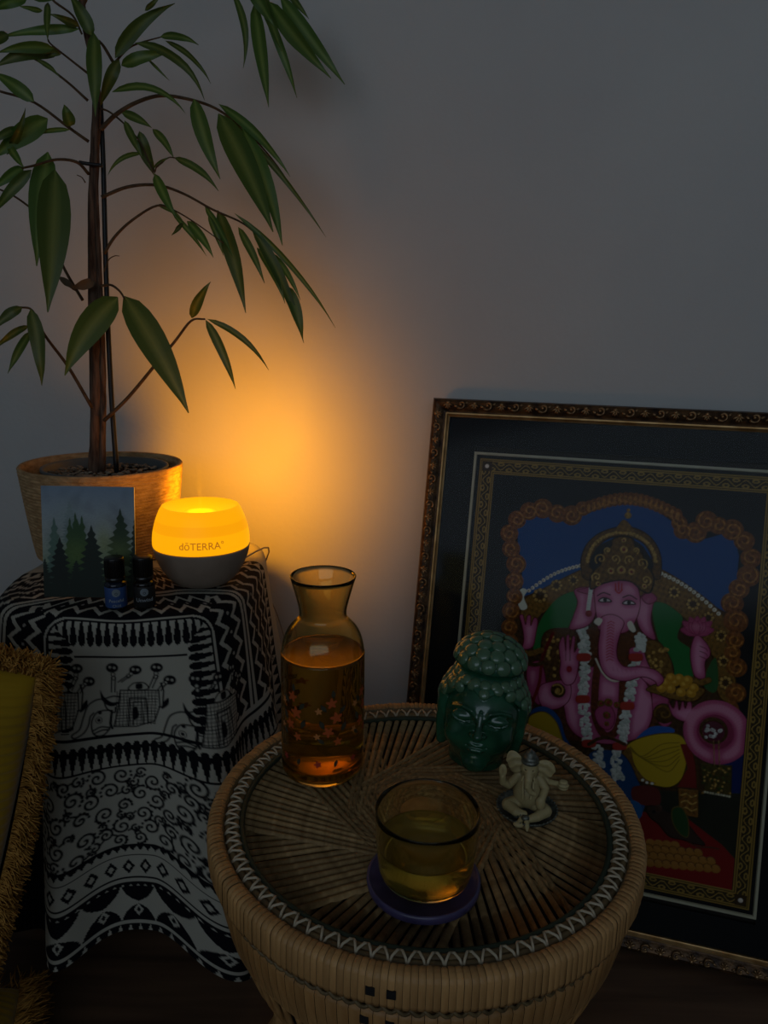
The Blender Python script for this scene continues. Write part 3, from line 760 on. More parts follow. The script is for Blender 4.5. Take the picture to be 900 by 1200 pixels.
mb = MB().tube(cr([_b+WN*RS*.70+WL*.01+(0, 0, .004), _b+WN*.20+WL*.02+(0, 0, .004)]+[at(x, y, Yc) for x, y, Yc in ((303, 682, 1.42), (317, 703, 1.42), (328, 730, 1.42), (337, 770, 1.42), (342, 860, 1.42))]+[np.array((.0, 1.40, .004)), np.array((-.2, 1.43, .003))], n=5), .0014, 6)
tag(mb.build('power_cord', mat('pale_cord', rgb(150, 140, 128), .6)), 'thin pale power cord running down the wall behind the draped cloth', 'cord')
aim = _O+ray(288, 548)*((WALL_N-0)/(ray(288, 548) @ WN))          # the patch of wall the added spot washes
def lamp(name, kind, energy, loc, soft):
    l = bpy.data.lights.new(name, kind); l.energy = energy; l.color = (1.0, 0.37, 0.003); l.shadow_soft_size = soft
    o = bpy.data.objects.new(name, l); COL.objects.link(o); o.parent = diff; o.location = loc; return l, o
zr = math.atan2(DX, DY)*-1
l_, o_ = lamp('wall_glow_helper', 'SPOT', 7.6, (RS*.12, RS*1.02, ht-.014), .035); l_.spot_size = math.radians(142); l_.spot_blend = 1.0  # unseen spot added behind the shade to carry its glow onto the wall
_d = Vector(tuple(aim))-Vector((DX, DY, DZ+ht-.014)); _d.rotate(Matrix.Rotation(-zr, 3, 'Z')); o_.rotation_euler = _d.to_track_quat('-Z', 'Y').to_euler()
lamp('shade_glow_helper', 'POINT', .45, (0, 0, ht+.012), .03)  # added point lamp above the rim, standing in for the shade's light
def mist():
    mb = MB().lathe([(.002, 0), (.0032, .02), (.004, .045), (.0045, .07), (.001, .085)], 16, capb=True, capt=True)
    m = bpy.data.materials.new('mist_vapour'); m.use_nodes = True; m.node_tree.nodes.remove(m.node_tree.nodes['Principled BSDF'])
    v = nd(m, 'ShaderNodeVolumePrincipled'); v.inputs['Density'].default_value = 5.0; v.inputs['Color'].default_value = (1, .95, .9, 1); v.inputs['Anisotropy'].default_value = .3
    lk(m, v.outputs[0], m.node_tree.nodes['Material Output'].inputs['Volume'])
    o = mb.build('mist', m, None); o.location = (DX, DY, DZ+ht-RS*.12)
    tag(o, 'thin wisp of vapour rising from the glowing diffuser', 'mist', None, 'stuff')
mist()

# ---------------------------------------------------------------- oil bottles
M_cap = mat('black_cap', rgb(16, 15, 15), 0.28)
M_lgrey = mat('label_ink', rgb(150, 156, 160), 0.7)
def oil_bottle(x, y, label_col, glass_col, l1, l2, name, lab, txt_size, rz=0.0):
    p = onz(x, y, CZ); t = thing(name, lab, 'bottle', (p[0], p[1], CZ+.001), (0, 0, math.atan2(-p[0], p[1])+rz), 'oil bottles in front of the forest card')
    dep = float((p-_O) @ _F); k = dep/CAM_F; r = 12.2*k; H_ = 58*k/0.95
    b = H_*.52
    MB().lathe([(.0005, 0), (r*.86, 0), (r*.97, .0015), (r, .004), (r, b*.90), (r*.97, b*.97), (r*.84, b), (r*.72, b+.0015), (r*.7, b+.004)], 40).build('bottle_body', mat(name+'_glass', glass_col, .12), t)
    c0 = b+.0022
    mb = MB(); mb.lathe([(r*.86, c0), (r*.89, c0+.001), (r*.89, c0+.004), (r*.86, c0+.0045), (r*.86, c0+.006), (r*.89, c0+.0065), (r*.89, H_-.0016), (r*.87, H_-.0004), (r*.82, H_), (.0005, H_)], 40); mb.build('cap', M_cap, t)
    mb = MB()
    for i in range(36): a = 2*PI*i/36; mb.box((r*.893*math.cos(a), r*.893*math.sin(a), c0+.0065+(H_-c0-.010)/2), (.0009, .0009, H_-c0-.010), rotm('Z', math.degrees(a)))
    tag(mb.build('cap_ribs', M_cap, t, False), kind='stuff')
    MB().lathe([(r+.0001, .0035), (r+.00025, .0038), (r+.00025, b*.84), (r+.0001, b*.85)], 48).build('paper_label', mat(name+'_label', label_col, .55), t)
    rf = lambda z: r+.0003
    wrap_text('●', .0150, rf, b*.64, mat(name+'_emblem', rgb(122, 132, 138), .7), t, 'emblem')
    ring_ = []
    wrap_text('✿' if False else '◦', .012, rf, b*.64, mat(name+'_emblem_ring', rgb(60, 66, 72), .7), t, 'emblem_ring', depth=.0006)
    wrap_text(l1, txt_size, rf, b*.36, M_lgrey, t)
    if l2: wrap_text(l2, txt_size*.85, rf, b*.17, M_lgrey, t)
oil_bottle(137, 712, rgb(44, 74, 128), rgb(20, 28, 44), 'Peaceful', 'Child', 'oil_bottle', 'small oil bottle with a blue label and black cap', .0064)
oil_bottle(170, 711, rgb(20, 19, 20), rgb(16, 12, 10), 'Unwind', '', 'oil_bottle', 'small oil bottle with a black label beside the blue one', .0078)

# ---------------------------------------------------------------- watercolour forest card
def card():
    k = None
    p0 = onz(55, 703, CZ); p1 = onz(157, 700, CZ)
    Yb = float((p0[1]+p1[1])/2); wd = abs(at(157, 640, Yb)[0]-at(49, 640, Yb)[0])
    t = thing('forest_card', 'upright watercolour card of misty pine trees leaning on the planter', 'card', ((at(55, 700, Yb)[0]+at(157, 700, Yb)[0])/2, Yb, CZ+.002), (math.radians(-7), 0, math.radians(1.5)))
    Ht = float(at(100, 572, Yb+.015)[2]-CZ)*1.005
    s = np.linspace(-wd/2, wd/2, 170); v = np.linspace(0, Ht, 210)
    c = Canvas(s, v, (150, 166, 178)); X, Y = c.X/wd+.5, c.Y/Ht
    f = np.clip((Y-.25)/.7, 0, 1)
    nz = .5+.5*np.sin(X*9+Y*5)*np.sin(Y*11-X*4); nz2 = .5+.5*np.sin(X*23+3*np.sin(Y*9))*np.sin(Y*19+2*np.sin(X*7))
    top = lin(np.array((128, 146, 166))/255); mid = lin(np.array((172, 178, 176))/255); low_ = lin(np.array((104, 132, 84))/255)
    g = np.clip((Y-.55)/.45, 0, 1)[..., None]; c.col[:] = mid*(1-g)+top*g
    c.col *= (1-.22*np.clip(nz*nz2*1.6-.3, 0, 1)[..., None])
    l = np.clip((.58-Y)/.4, 0, 1)[..., None]; c.col[:] = c.col*(1-l)+low_*l
    rr_ = random.Random(5)
    def pine(cx_, top_, wid, col, a=1.0, layers=14, bot=0.0):
        pts = []
        hgt = top_-bot
        for sg in (1, -1):
            side = []
            for i in range(layers+1):
                t_ = i/layers; y = top_-hgt*t_; ww = wid/2*(t_**.8)*(1+rr_.uniform(-.22, .22))
                side += [(cx_+sg*ww*.55, y+hgt/layers*.35), (cx_+sg*(ww+.012), y-hgt/layers*.15)]
            pts += side if sg > 0 else side[::-1]
        c.fill([((x-.5)*wd, y*Ht) for x, y in pts], col, sm=False)
    def haze(x, y, rx, ry, col, a):
        q = np.exp(-(((X-x)/rx)**2+((Y-y)/ry)**2)); c.col[:] += (a*q)[..., None]*(lin(np.array(col)/255)-c.col)
    pine(.30, .86, .22, (124, 140, 142), bot=.5); haze(.30, .74, .13, .12, (142, 158, 158), .7)
    pine(.13, .70, .30, (84, 110, 100), bot=.1, layers=9); haze(.12, .5, .1, .2, (96, 124, 112), .5)
    for cx_, tp, wd_ in ((.30, .70, .20), (.36, .745, .26), (.43, .72, .24), (.38, .69, .34)): pine(cx_, tp, wd_, (54, 84, 50), bot=.15, layers=8)
    haze(.36, .40, .16, .14, (92, 116, 58), .75); haze(.66, .50, .10, .16, (146, 154, 104), .75); haze(.40, .62, .12, .08, (52, 80, 46), .5)
    pine(.845, .79, .34, (42, 60, 42), bot=.30, layers=8); haze(.83, .42, .16, .14, (104, 122, 68), .65); haze(.845, .6, .08, .1, (44, 66, 42), .5)
    pine(1.0, .70, .20, (34, 48, 34), bot=0); pine(.53, .64, .50, (32, 44, 36), bot=-.1, layers=13); pine(.185, .53, .46, (26, 36, 32), bot=-.1, layers=12)
    pine(.80, .40, .34, (52, 68, 44), bot=0, layers=8); pine(.36, .33, .3, (30, 42, 34), bot=0); pine(.02, .34, .2, (34, 46, 40), bot=0)
    n_ = np.sin(X*60+9*np.sin(Y*31))*np.sin(Y*85+6*np.sin(X*23)); c.col *= (1+.16*n_*np.clip(1.1-Y, 0, 1))[..., None]
    l = np.clip((.30-Y)/.2, 0, 1)[..., None]; c.col[:] = c.col*(1-l)+lin(np.array((30, 42, 34))/255)*l
    P = np.zeros(c.X.shape+(3,)); P[..., 0] = c.X; P[..., 2] = c.Y; P[..., 1] = -.0012
    rg = c.rgba(); rg[..., 3] = 0
    link('picture', grid_mesh('picture', P, painted('watercolour', .7), rg), t)
    MB().box((0, 0, Ht/2), (wd, .0022, Ht)).build('board', mat('white_board', rgb(205, 206, 204), .7), t, False)
card()
# ---------------------------------------------------------------- carafe, glass, coaster
TT = 0.4475
M_amber = glass('amber_glass', (0.98, 0.90, 0.64), 1.45)
def tea(name, gc, dc, k):
    m = glass(name, gc, 1.33); nt = m.node_tree; g = nt.nodes['Glass BSDF']; d = nd(m, 'ShaderNodeBsdfDiffuse'); d.inputs[0].default_value = (*dc, 1)
    mx = nd(m, 'ShaderNodeMixShader'); mx.inputs[0].default_value = k; lk(m, g.outputs[0], mx.inputs[1]); lk(m, d.outputs[0], mx.inputs[2]); lk(m, mx.outputs[0], nt.nodes['Material Output'].inputs[0]); return m
M_tea = tea('tea', (0.975, 0.85, 0.50), (.55, .26, .05), .16)
M_tea2 = tea('pale_tea', (0.995, 0.945, 0.64), (.85, .56, .09), .15)
cp = onz(378, 899, TT)
car = thing('carafe', 'tall amber glass carafe of tea with an orange flower print on the wicker table', 'carafe', (cp[0], cp[1], TT+.0008))
out = [(.0005, .001), (.044, .0), (.0500, .0025), (.0525, .010), (.0533, .030), (.0533, .150), (.0526, .166), (.0495, .182), (.0435, .195), (.0355, .2045), (.0308, .210), (.0296, .2155), (.0305, .224), (.0352, .243), (.0411, .2640)]
o_s = [tuple(q) for q in cr(out[1:], n=4)]
th_ = .0022
inn = [(r-th_, z) for r, z in o_s if z > .014]
inn[0] = (inn[0][0]-.003, .009)
prof = [out[0]]+o_s+[(.0406, .2649), (.0395, .2645)]+inn[::-1]+[(.03, .0085), (.0005, .0085)]
MB().lathe(prof, 72).build('vessel', M_amber, car)
lv = .164
inl = [(r-th_+.0004, z) for r, z in o_s if .014 < z < lv]
MB().lathe([(.0005, .0083), (.03, .0083), (inl[0][0]-.003, .0088)]+inl+[(inl[-1][0], lv), (inl[-1][0]-.0015, lv-.0006), (.0005, lv-.0006)], 72).build('tea', M_tea, car)
M_pf = [mat('flower_print_'+n, rgb(*c), .5) for n, c in (('orange', (176, 78, 30)), ('leaf', (56, 54, 40)), ('pale', (190, 120, 60)))]
def decal(th, z, shape, m, r=.0534, name='flower_print'):
    mb = MB(); vs = [(0.0, 0.0)]+shape
    mb.add([((r+.0003)*math.cos(th+x/r), (r+.0003)*math.sin(th+x/r), z+y) for x, y in vs], [(0, i, i % len(shape)+1) for i in range(1, len(shape)+1)])
    return mb.build(name, m, car)
def flower(n, R1, rot=0): return [(R1*(.74+.26*math.cos(n*a+.3))*math.cos(a+rot), R1*(.74+.26*math.cos(n*a+.3))*math.sin(a+rot)) for a in np.linspace(0, 2*PI, n*8, endpoint=False)]
def leafy(L, rot): return [(L*math.cos(rot)*u-L*.22*s*math.sin(PI*abs(u+.5))*math.sin(rot), L*math.sin(rot)*u+L*.22*s*math.sin(PI*abs(u+.5))*math.cos(rot)) for s, us in ((1, np.linspace(-.5, .5, 6)), (-1, np.linspace(.5, -.5, 6))) for u in us]
rf_ = random.Random(11)
for dth, z0 in ((-1.28, 0), (-2.25, .004), (-.35, .002), (.9, 0), (2.2, .003)):
    for (dx, dz, R1) in ((0, .118, .0075), (.006, .098, .0085), (-.004, .080, .0075), (.008, .066, .006), (-.016, .108, .005), (-.018, .074, .0045)):
        decal(dth+dx/.0534, z0+dz, flower(5, R1, rf_.uniform(0, 1)), M_pf[0 if R1 > .005 else 2])
    for (dx, dz, L, rt) in ((-.010, .112, .013, 2.2), (.014, .108, .013, .9), (-.012, .090, .014, 2.0), (.016, .085, .014, 1.2), (-.013, .068, .012, 2.4), (.002, .130, .012, 1.6)):
        decal(dth+dx/.0534, z0+dz, leafy(L, rt), M_pf[1])
for a in np.linspace(0, 2*PI, 7, endpoint=False): decal(a+.2, .036, flower(5, .0052, a), mat('small_red_print', rgb(160, 52, 40), .5)); decal(a+.62, .036, leafy(.011, 1.3), M_pf[1])

gp = onz(498, 1026, TT+.008)
CGZ = TT+.0101
coas = thing('coaster', 'round purple coaster with a raised rim under the tea glass', 'coaster', (onz(496, 1036, TT)[0], onz(496, 1036, TT)[1], TT+.0006))
M_purple = vary(mat('purple_glaze', rough=0.35), rgb(58, 52, 84), rgb(78, 70, 106), (40, 40, 40))
MB().lathe([(.0005, 0), (.0560, 0), (.0585, .002), (.0592, .0065), (.0588, .0100), (.0572, .0108), (.0555, .0098), (.0545, .0085), (.0005, .0085)], 72).build('dish', M_purple, coas)
gl = thing('tea_glass', 'wide amber glass tumbler half full of tea on the purple coaster', 'glass', (gp[0], gp[1], CGZ-.0005))
go = [(.0005, .0008), (.0375, 0), (.0440, .0025), (.0475, .008), (.0495, .018), (.0520, .045), (.0534, .0768)]
g_s = [tuple(q) for q in cr(go[1:], n=4)]; tg = .0019
gin = [(r-tg, z) for r, z in g_s if z > .0095]
gin[0] = (gin[0][0]-.002, .0075)
MB().lathe([go[0]]+g_s+[(.0530, .0776), (.0520, .0774)]+gin[::-1]+[(.03, .0068), (.0005, .0068)], 72).build('vessel', glass('amber_tumbler', (0.99, 0.955, 0.83), 1.45), gl)
lv2 = .041
gil = [(r-tg+.0003, z) for r, z in g_s if .0095 < z < lv2]
MB().lathe([(.0005, .0066), (.03, .0066), (gil[0][0]-.002, .0072)]+gil+[(gil[-1][0]+.0001, lv2), (gil[-1][0]-.0012, lv2-.0006), (.0005, lv2-.0006)], 72).build('tea', M_tea2, gl)

# ---------------------------------------------------------------- green glazed head
def glaze():
    m = mat('green_glaze', rough=0.2, spec=.5, Coat_Weight=.35, Coat_Roughness=.08)
    return vary(m, rgb(20, 64, 44), rgb(34, 88, 62), (30, 30, 30), 3)
M_glaze = glaze()
M_curl = vary(mat('crackled_curl_glaze', rough=0.2, spec=.5, Coat_Weight=.4), rgb(52, 92, 70), rgb(96, 124, 92), (160, 160, 160), 4)
def buddha():
    p = onz(556, 893, TT)
    t = thing('ceramic_head', 'green glazed ceramic head with closed eyes and curled topknot on the wicker table', 'figurine', (p[0], p[1], TT+.0045), (math.radians(-2), math.radians(5), math.radians(-12)))
    G, ax = sd_grid((-7, -7.4, -.6), (7, 7, 18.4), .105)
    face = smin(sd_ell(G, (0, -.3, 8.0), (5.1, 5.6, 5.2)), sd_ell(G, (0, -.9, 4.6), (4.35, 4.55, 4.0)), 1.8)
    face = smin(face, sd_ell(G, (0, -4.6, 1.9), (1.5, 1.0, 1.0)), 1.2)       # chin
    for s in (-1, 1):
        face = smin(face, sd_ell(G, (s*2.5, -3.9, 5.5), (1.7, 1.4, 1.6)), 1.2)   # cheeks
    face = smax(face, -sd_chain(G, [(s, -6.75+.10*s*s, 8.75) for s in np.linspace(-3.6, 3.6, 9)], [.55]*9), 1.1)  # eye hollows
    brow = None
    for s in (-1, 1):
        b = sd_chain(G, [(s*.45, -5.75, 8.6), (s*1.2, -5.72, 9.55), (s*2.4, -5.25, 9.75), (s*3.7, -4.2, 9.1)], [.12, .16, .16, .10]); face = smin(face, b, .6)
        lid = sd_ell(G, (s*2.1, -4.95, 8.4), (1.55, .80, .85)); face = smin(face, lid, .28)
        def on_face(x, z, f=face):        # front surface of the face at (x, z)
            ix, iz = int((x-ax[0][0])/.105+.5), int((z-ax[2][0])/.105+.5); col_ = f[ix, :, iz]; return float(ax[1][np.argmax(col_ < 0)])
        for pts_, rr_ in (([(.7, 8.45), (1.2, 8.18), (1.9, 8.0), (2.7, 8.1), (3.5, 8.5)], [.09, .16, .19, .16, .09]), ([(.75, 8.08), (1.3, 7.76), (2.0, 7.60), (2.8, 7.70), (3.5, 8.05)], [.07, .12, .14, .12, .07])):
            g_ = sd_chain(G, [(s*x, on_face(s*x, z)-.02, z) for x, z in pts_], rr_); face = smax(face, -g_, .05)
    face = smin(face, sd_chain(G, [(0, -5.65, 9.0), (0, -6.15, 7.8), (0, -6.75, 6.75)], [.30, .38, .58]), .35)
    for s in (-1, 1): face = smin(face, sd_ell(G, (s*.62, -6.05, 6.6), (.48, .55, .38)), .25)
    for s in (-1, 1): face = smax(face, -sd_ell(G, (s*.38, -6.6, 6.22), (.2, .3, .13)), .08)
    face = smin(face, sd_ell(G, (0, -5.62, 9.55), (.20, .2, .22)), .06)           # urna
    face = smax(face, -sd_chain(G, [(0, -6.1, 6.05), (0, -6.05, 5.45)], [.14, .16]), .2)
    up = sd_chain(G, [(-1.5, -5.10, 4.95), (-.7, -5.62, 5.18), (0, -5.78, 5.05), (.7, -5.62, 5.18), (1.5, -5.10, 4.95)], [.14, .26, .25, .26, .14])
    lo = sd_chain(G, [(-1.2, -5.22, 4.62), (-.5, -5.60, 4.36), (.5, -5.60, 4.36), (1.2, -5.22, 4.62)], [.16, .34, .34, .16])
    face = smin(face, up, .16); face = smin(face, lo, .16)
    face = smax(face, -sd_chain(G, [(-1.75, -5.15, 4.98), (-.7, -5.98, 4.80), (0, -6.08, 4.74), (.7, -5.98, 4.80), (1.75, -5.15, 4.98)], [.07, .08, .08, .08, .07]), .12)
    face = smax(face, -sd_ell(G, (0, -5.75, 3.55), (1.1, .5, .3)), .35)
    # hair cap and topknot
    cap = smin(sd_ell(G, (0, .3, 8.6), (5.85, 6.0, 5.5)), sd_ell(G, (0, 1.2, 5.5), (5.3, 5.0, 4.6)), 1.2)
    X, Y, Z = G[..., 0], G[..., 1], G[..., 2]
    line_ = 10.9+1.15*np.minimum(np.abs(X)/2.1, 1)-np.maximum(np.abs(X)-2.4, 0)*1.0
    cut = np.where(Y < 1.2, line_-Z, -1.5)*.75
    cut = np.where((np.abs(X) > 4.6) & (Y > -2.4), np.minimum(cut, (2.4-Z)*.7), cut)
    cap = smax(cap, cut, .25)
    body = smin(face, cap, .12)
    knot = smax(sd_ell(G, (0, .6, 13.6), (4.75, 4.6, 3.9)), 13.75-Z, .35); body = smin(body, knot, .10)
    body = smin(body, sd_ell(G, (0, .6, 12.6), (4.4, 4.3, 1.6)), .3)
    for s in (-1, 1):
        ear = smin(sd_ell(G, (s*5.35, -.9, 8.3), (.6, 1.3, 1.9)), sd_chain(G, [(s*5.3, -1.3, 7.5), (s*5.1, -1.5, 5.0), (s*4.75, -1.5, 2.9)], [.62, .66, .68]), .6)
        ear = smax(ear, -sd_ell(G, (s*5.95, -1.5, 7.6), (.25, .5, 1.3)), .25); body = smin(body, ear, .55)
    body = smin(body, sd_cap(G, (0, .8, 0), (0, .6, 5), 3.7, 3.7), .8)
    body = smax(body, 0.0-Z, .1)
    me = sdf_mesh('head', body, ax, M_glaze, .01)
    link('head', me, t)
    # domed curls
    step = .105; lo3 = np.array([a[0] for a in ax])
    def sample(q):
        i = np.clip(((np.asarray(q)-lo3)/step).astype(int), 0, np.array(body.shape)-1); return body[tuple(i)]
    cm = MB().ell((0, 0, 0), (1, 1, .42), 10, 6).mesh('hair_curl', M_curl)
    def put(cn, d, r):
        d = np.asarray(d, float); d /= np.linalg.norm(d); q = np.asarray(cn, float)+d*9
        for _ in range(200):
            if sample(q) < .05: break
            q = q-d*.06
        g = np.array([sample(q+e)-sample(q-e) for e in np.eye(3)*.25]); n = g/(np.linalg.norm(g)+1e-9)
        o = link('hair_curl', cm, t, q*.01-n*.0010); o.rotation_mode = 'QUATERNION'
        o.rotation_quaternion = Vector(tuple(n)).to_track_quat('Z', 'Y'); o.scale = (r*.01,)*3
    for (el, n, r) in ((78, 3, .95), (55, 8, 1.0), (33, 12, 1.02), (12, 14, 1.0)):
        for i in range(n):
            a = 2*PI*(i+.5*((el // 10) % 2))/n; e = math.radians(el); put((0, .6, 14.0), (math.cos(e)*math.cos(a), math.cos(e)*math.sin(a), math.sin(e)*.9), r)
    for (z, n, r, off) in ((12.4, 20, .78, 0), (11.25, 22, .80, .5), (9.9, 22, .78, 0), (8.4, 22, .75, .5), (6.9, 22, .72, 0), (5.4, 22, .7, .5)):
        for i in range(n):
            a = -PI/2+2*PI*(i+off)/n; dx, dy = math.cos(a), math.sin(a)
            hl = 10.9+1.15*min(abs(dx*5.6)/2.1, 1)-max(abs(dx*5.6)-2.4, 0)*1.0
            if dy < .05 and z < hl+.25 and not (abs(dx) > .95): continue
            if z < 8.6 and dy < .12: continue
            put((0, .3, z-.15), (dx, dy, .06), r)
    for (x, z) in ((0, 11.25), (-1.15, 11.85), (1.15, 11.85), (-2.3, 12.0), (2.3, 12.0), (-3.4, 11.2), (3.4, 11.2), (-4.3, 10.2), (4.3, 10.2), (-5.0, 9.1), (5.0, 9.1)):
        put((x, 1.0 if abs(x) > 3 else 0, z), (x*.12, -1, .08), .72)
buddha()

# ---------------------------------------------------------------- small resin figurine
def resin():
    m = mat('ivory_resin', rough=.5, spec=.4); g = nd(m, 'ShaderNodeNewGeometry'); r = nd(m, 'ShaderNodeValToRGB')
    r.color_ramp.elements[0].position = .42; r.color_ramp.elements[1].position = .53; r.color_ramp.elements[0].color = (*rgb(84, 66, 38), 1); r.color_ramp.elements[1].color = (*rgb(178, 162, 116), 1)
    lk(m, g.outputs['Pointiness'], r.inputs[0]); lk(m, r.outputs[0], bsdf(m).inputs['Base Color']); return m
M_resin = resin(); M_pewter = vary(mat('dark_pewter', rough=.35, metal=.6), rgb(80, 84, 76), rgb(120, 122, 112), (200, 200, 200), bump=.001)
def figurine():
    p = onz(617, 951, TT)
    t = thing('elephant_figurine', 'small ivory seated elephant-headed figurine on a pewter dish beside the green head', 'figurine', (p[0], p[1], TT+.001), (0, 0, math.radians(-14)))
    G, ax = sd_grid((-4.2, -4.4, -.2), (5.0, 2.6, 8.6), .075)
    f = smin(sd_ell(G, (0, 0, 2.5), (1.75, 1.5, 1.9)), sd_ell(G, (0, .1, 4.3), (1.4, 1.05, 1.2)), .5)
    f = smin(f, sd_ell(G, (0, -.45, 5.9), (1.0, .95, 1.1)), .25)
    f = smin(f, sd_chain(G, [(0, -1.1, 5.9), (0, -1.65, 5.2), (-.05, -1.85, 4.5), (.25, -1.75, 3.8), (.75, -1.6, 3.5)], [.55, .45, .38, .32, .28]), .22)
    for s, c, rr_, an in ((-1, (-1.75, -.25, 6.5), (.95, .24, 1.45), 24), (1, (1.8, -.25, 6.15), (1.15, .24, 1.15), 24)):
        M = rotm('Y', s*an) ; e = sd_ell(G, c, rr_, M)
        q = (G-np.array(c)) @ M; e = e+.055*np.sin(q[..., 2]*6.5+np.abs(q[..., 0])*2)*(q[..., 1] < 0)
        f = smin(f, e, .12)
    for s in (-1, 1):
        f = smax(f, -sd_ell(G, (s*.52, -1.32, 6.2), (.2, .2, .09)), .06); f = smin(f, sd_cap(G, (s*.55, -1.2, 5.35), (s*.8, -1.75, 5.0), .15, .08), .06)
    f = smin(f, sd_chain(G, [(-1.2, 0, 4.7), (-2.3, -.3, 3.3), (-3.0, -.8, 3.9), (-3.05, -1.0, 4.8)], [.5, .46, .42, .36]), .15)
    f = smin(f, sd_ell(G, (-3.05, -1.05, 5.55), (.48, .24, .85)), .12)
    f = smax(f, -sd_ell(G, (-3.05, -1.4, 5.6), (.26, .2, .5)), .1)
    f = smin(f, sd_chain(G, [(-1.1, .2, 4.9), (-1.9, .3, 5.2), (-2.0, 0, 6.0)], [.42, .38, .34]), .12)
    f = smin(f, sd_chain(G, [(1.2, 0, 4.7), (2.0, -.4, 3.6), (1.7, -1.3, 2.9)], [.5, .46, .42]), .15); f = smin(f, sd_ell(G, (1.55, -1.5, 2.35), (.58, .5, .85)), .12)
    f = smin(f, sd_chain(G, [(1.1, .2, 4.8), (2.3, .4, 4.1), (3.4, 0, 4.3)], [.42, .36, .30]), .12)
    e = sd_ell(G, (4.0, -.15, 4.3), (.62, .55, .68))+.05*np.sin(G[..., 2]*14); f = smin(f, e, .06)
    f = smin(f, sd_chain(G, [(-.8, -.3, 1.4), (-2.2, -1.1, 1.2), (-1.2, -2.1, 1.1), (-.2, -2.3, 1.1)], [.85, .75, .55, .4]), .15)
    f = smin(f, sd_chain(G, [(.8, -.3, 1.4), (2.2, -1.2, 1.2), (1.3, -2.2, .95), (.3, -2.8, .8)], [.85, .75, .55, .4]), .15)
    f = smin(f, sd_ell(G, (-.75, -3.45, .40), (.62, .42, .34)), .05); f = smin(f, sd_chain(G, [(.1, -2.8, .85), (.25, -3.6, .45), (.3, -4.1, .25)], [.34, .3, .12]), .08)
    f = smin(f, sd_chain(G, [(-.75, -3.4, .45), (-.4, -2.6, .8)], [.3, .3]), .1)
    for x, z0, z1 in ((-.55, 4.9, 2.6), (.55, 4.6, 2.8)): f = smin(f, sd_chain(G, [(x, -.95, z0), (x*1.1, -1.35, (z0+z1)/2), (x*.7, -1.65, z1)], [.16, .16, .16]), .06)
    f = smax(f, -sd_chain(G, [(-.25, -1.25, 4.2), (-.3, -1.55, 3.2), (-.25, -1.75, 2.3)], [.14, .16, .12]), .08)
    f = smax(f, .05-G[..., 2], .05)
    link('body', sdf_mesh('body', f, ax, M_resin, .01), t)
    mb = MB().lathe([(.0098, 0), (.0108, .002), (.0100, .0036), (.0092, .0042), (.0098, .0056), (.0080, .0085), (.0064, .0096), (.0058, .0125), (.0030, .0150), (.0012, .0162), (.0002, .0182)], 24, (0, -.003, .0672)); mb.build('crown', M_pewter, t)
    mb = MB(); mb.lathe([(.0005, .0), (.030, 0), (.034, .002), (.0362, .0060), (.0352, .0064), (.033, .0034), (.029, .0022), (.0005, .0022)], 48)
    for i in range(40): a = 2*PI*i/40; mb.ell((.0358*math.cos(a), .0358*math.sin(a), .0062), (.0016, .0016, .0013), 6, 4)
    mb.build('dish', M_pewter, t)
    mb = MB()
    for i in range(11): a = -PI/2+(i-5)*.17; mb.ell((.0325*math.cos(a)*.55, -.0275+.004*abs(i-5)/5, .0085), (.0018, .0018, .0045), 6, 5)
    mb.ell((0, -.029, .010), (.0055, .004, .0035), 10, 6); mb.build('ornament', M_pewter, t)
figurine()
# ---------------------------------------------------------------- framed gilt painting leaning on the wall
FA = onz(741, 1122, 0.0); LEAN = math.radians(14.08)
f_up = np.array([0, 0, 1.0])*math.cos(LEAN)+WN*math.sin(LEAN); f_in = WN*math.cos(LEAN)-np.array([0, 0, 1.0])*math.sin(LEAN)
FX0, FX1, FZ0, FZ1 = -.426, .267, 0.0, .916
frame = thing('framed_painting', 'large framed gilt painting of an elephant-headed deity leaning against the wall', 'painting')
frame.matrix_world = Matrix(((WL[0], f_in[0], f_up[0], FA[0]), (WL[1], f_in[1], f_up[1], FA[1]), (WL[2], f_in[2], f_up[2], FA[2]+.0085), (0, 0, 0, 1)))
M_frame = vary(mat('antique_bronze_frame', rough=.42, metal=.55), rgb(46, 30, 20), rgb(104, 74, 44), (60, 60, 60), bump=.0008, bscale=(260, 260, 260))
M_orn = vary(mat('rubbed_bronze_carving', rough=.34, metal=.75), rgb(84, 58, 36), rgb(176, 140, 98), (90, 90, 90))
M_lip = vary(mat('gilt_lip', rough=.38, metal=.7), rgb(150, 112, 66), rgb(186, 150, 100), (40, 40, 40))
M_mat = mat('black_mat_board', rgb(17, 18, 20), .8, spec=.2)
M_fillet = mat('cream_fillet', rgb(176, 168, 142), .5)
def mitre_frame(name, prof, x0, x1, z0, z1, m, each=True):
    """prof: (distance inward from the outer edge, depth y)"""
    cs = [lambda e: (x0+e, z0+e), lambda e: (x1-e, z0+e), lambda e: (x1-e, z1-e), lambda e: (x0+e, z1-e)]
    for k in range(4):
        a, b = cs[k], cs[(k+1) % 4]; vs = []; n = len(prof)
        for (e, y) in prof: vs.append((a(e)[0], y, a(e)[1]))
        for (e, y) in prof: vs.append((b(e)[0], y, b(e)[1]))
        fs = [(i, i+1, n+i+1, n+i) for i in range(n-1)]+[(n-1, 0, n, 2*n-1), tuple(range(n))[::-1], tuple(range(n, 2*n))]
        o = MB().add(vs, fs).build(name, m, frame); auto_smooth(o, 40)
mitre_frame('frame_side', [(0, .030), (0, .007), (.003, .001), (.008, -.001), (.015, .0015), (.020, .006), (.0245, .007), (.0245, .030)], FX0, FX1, FZ0, FZ1, M_frame)
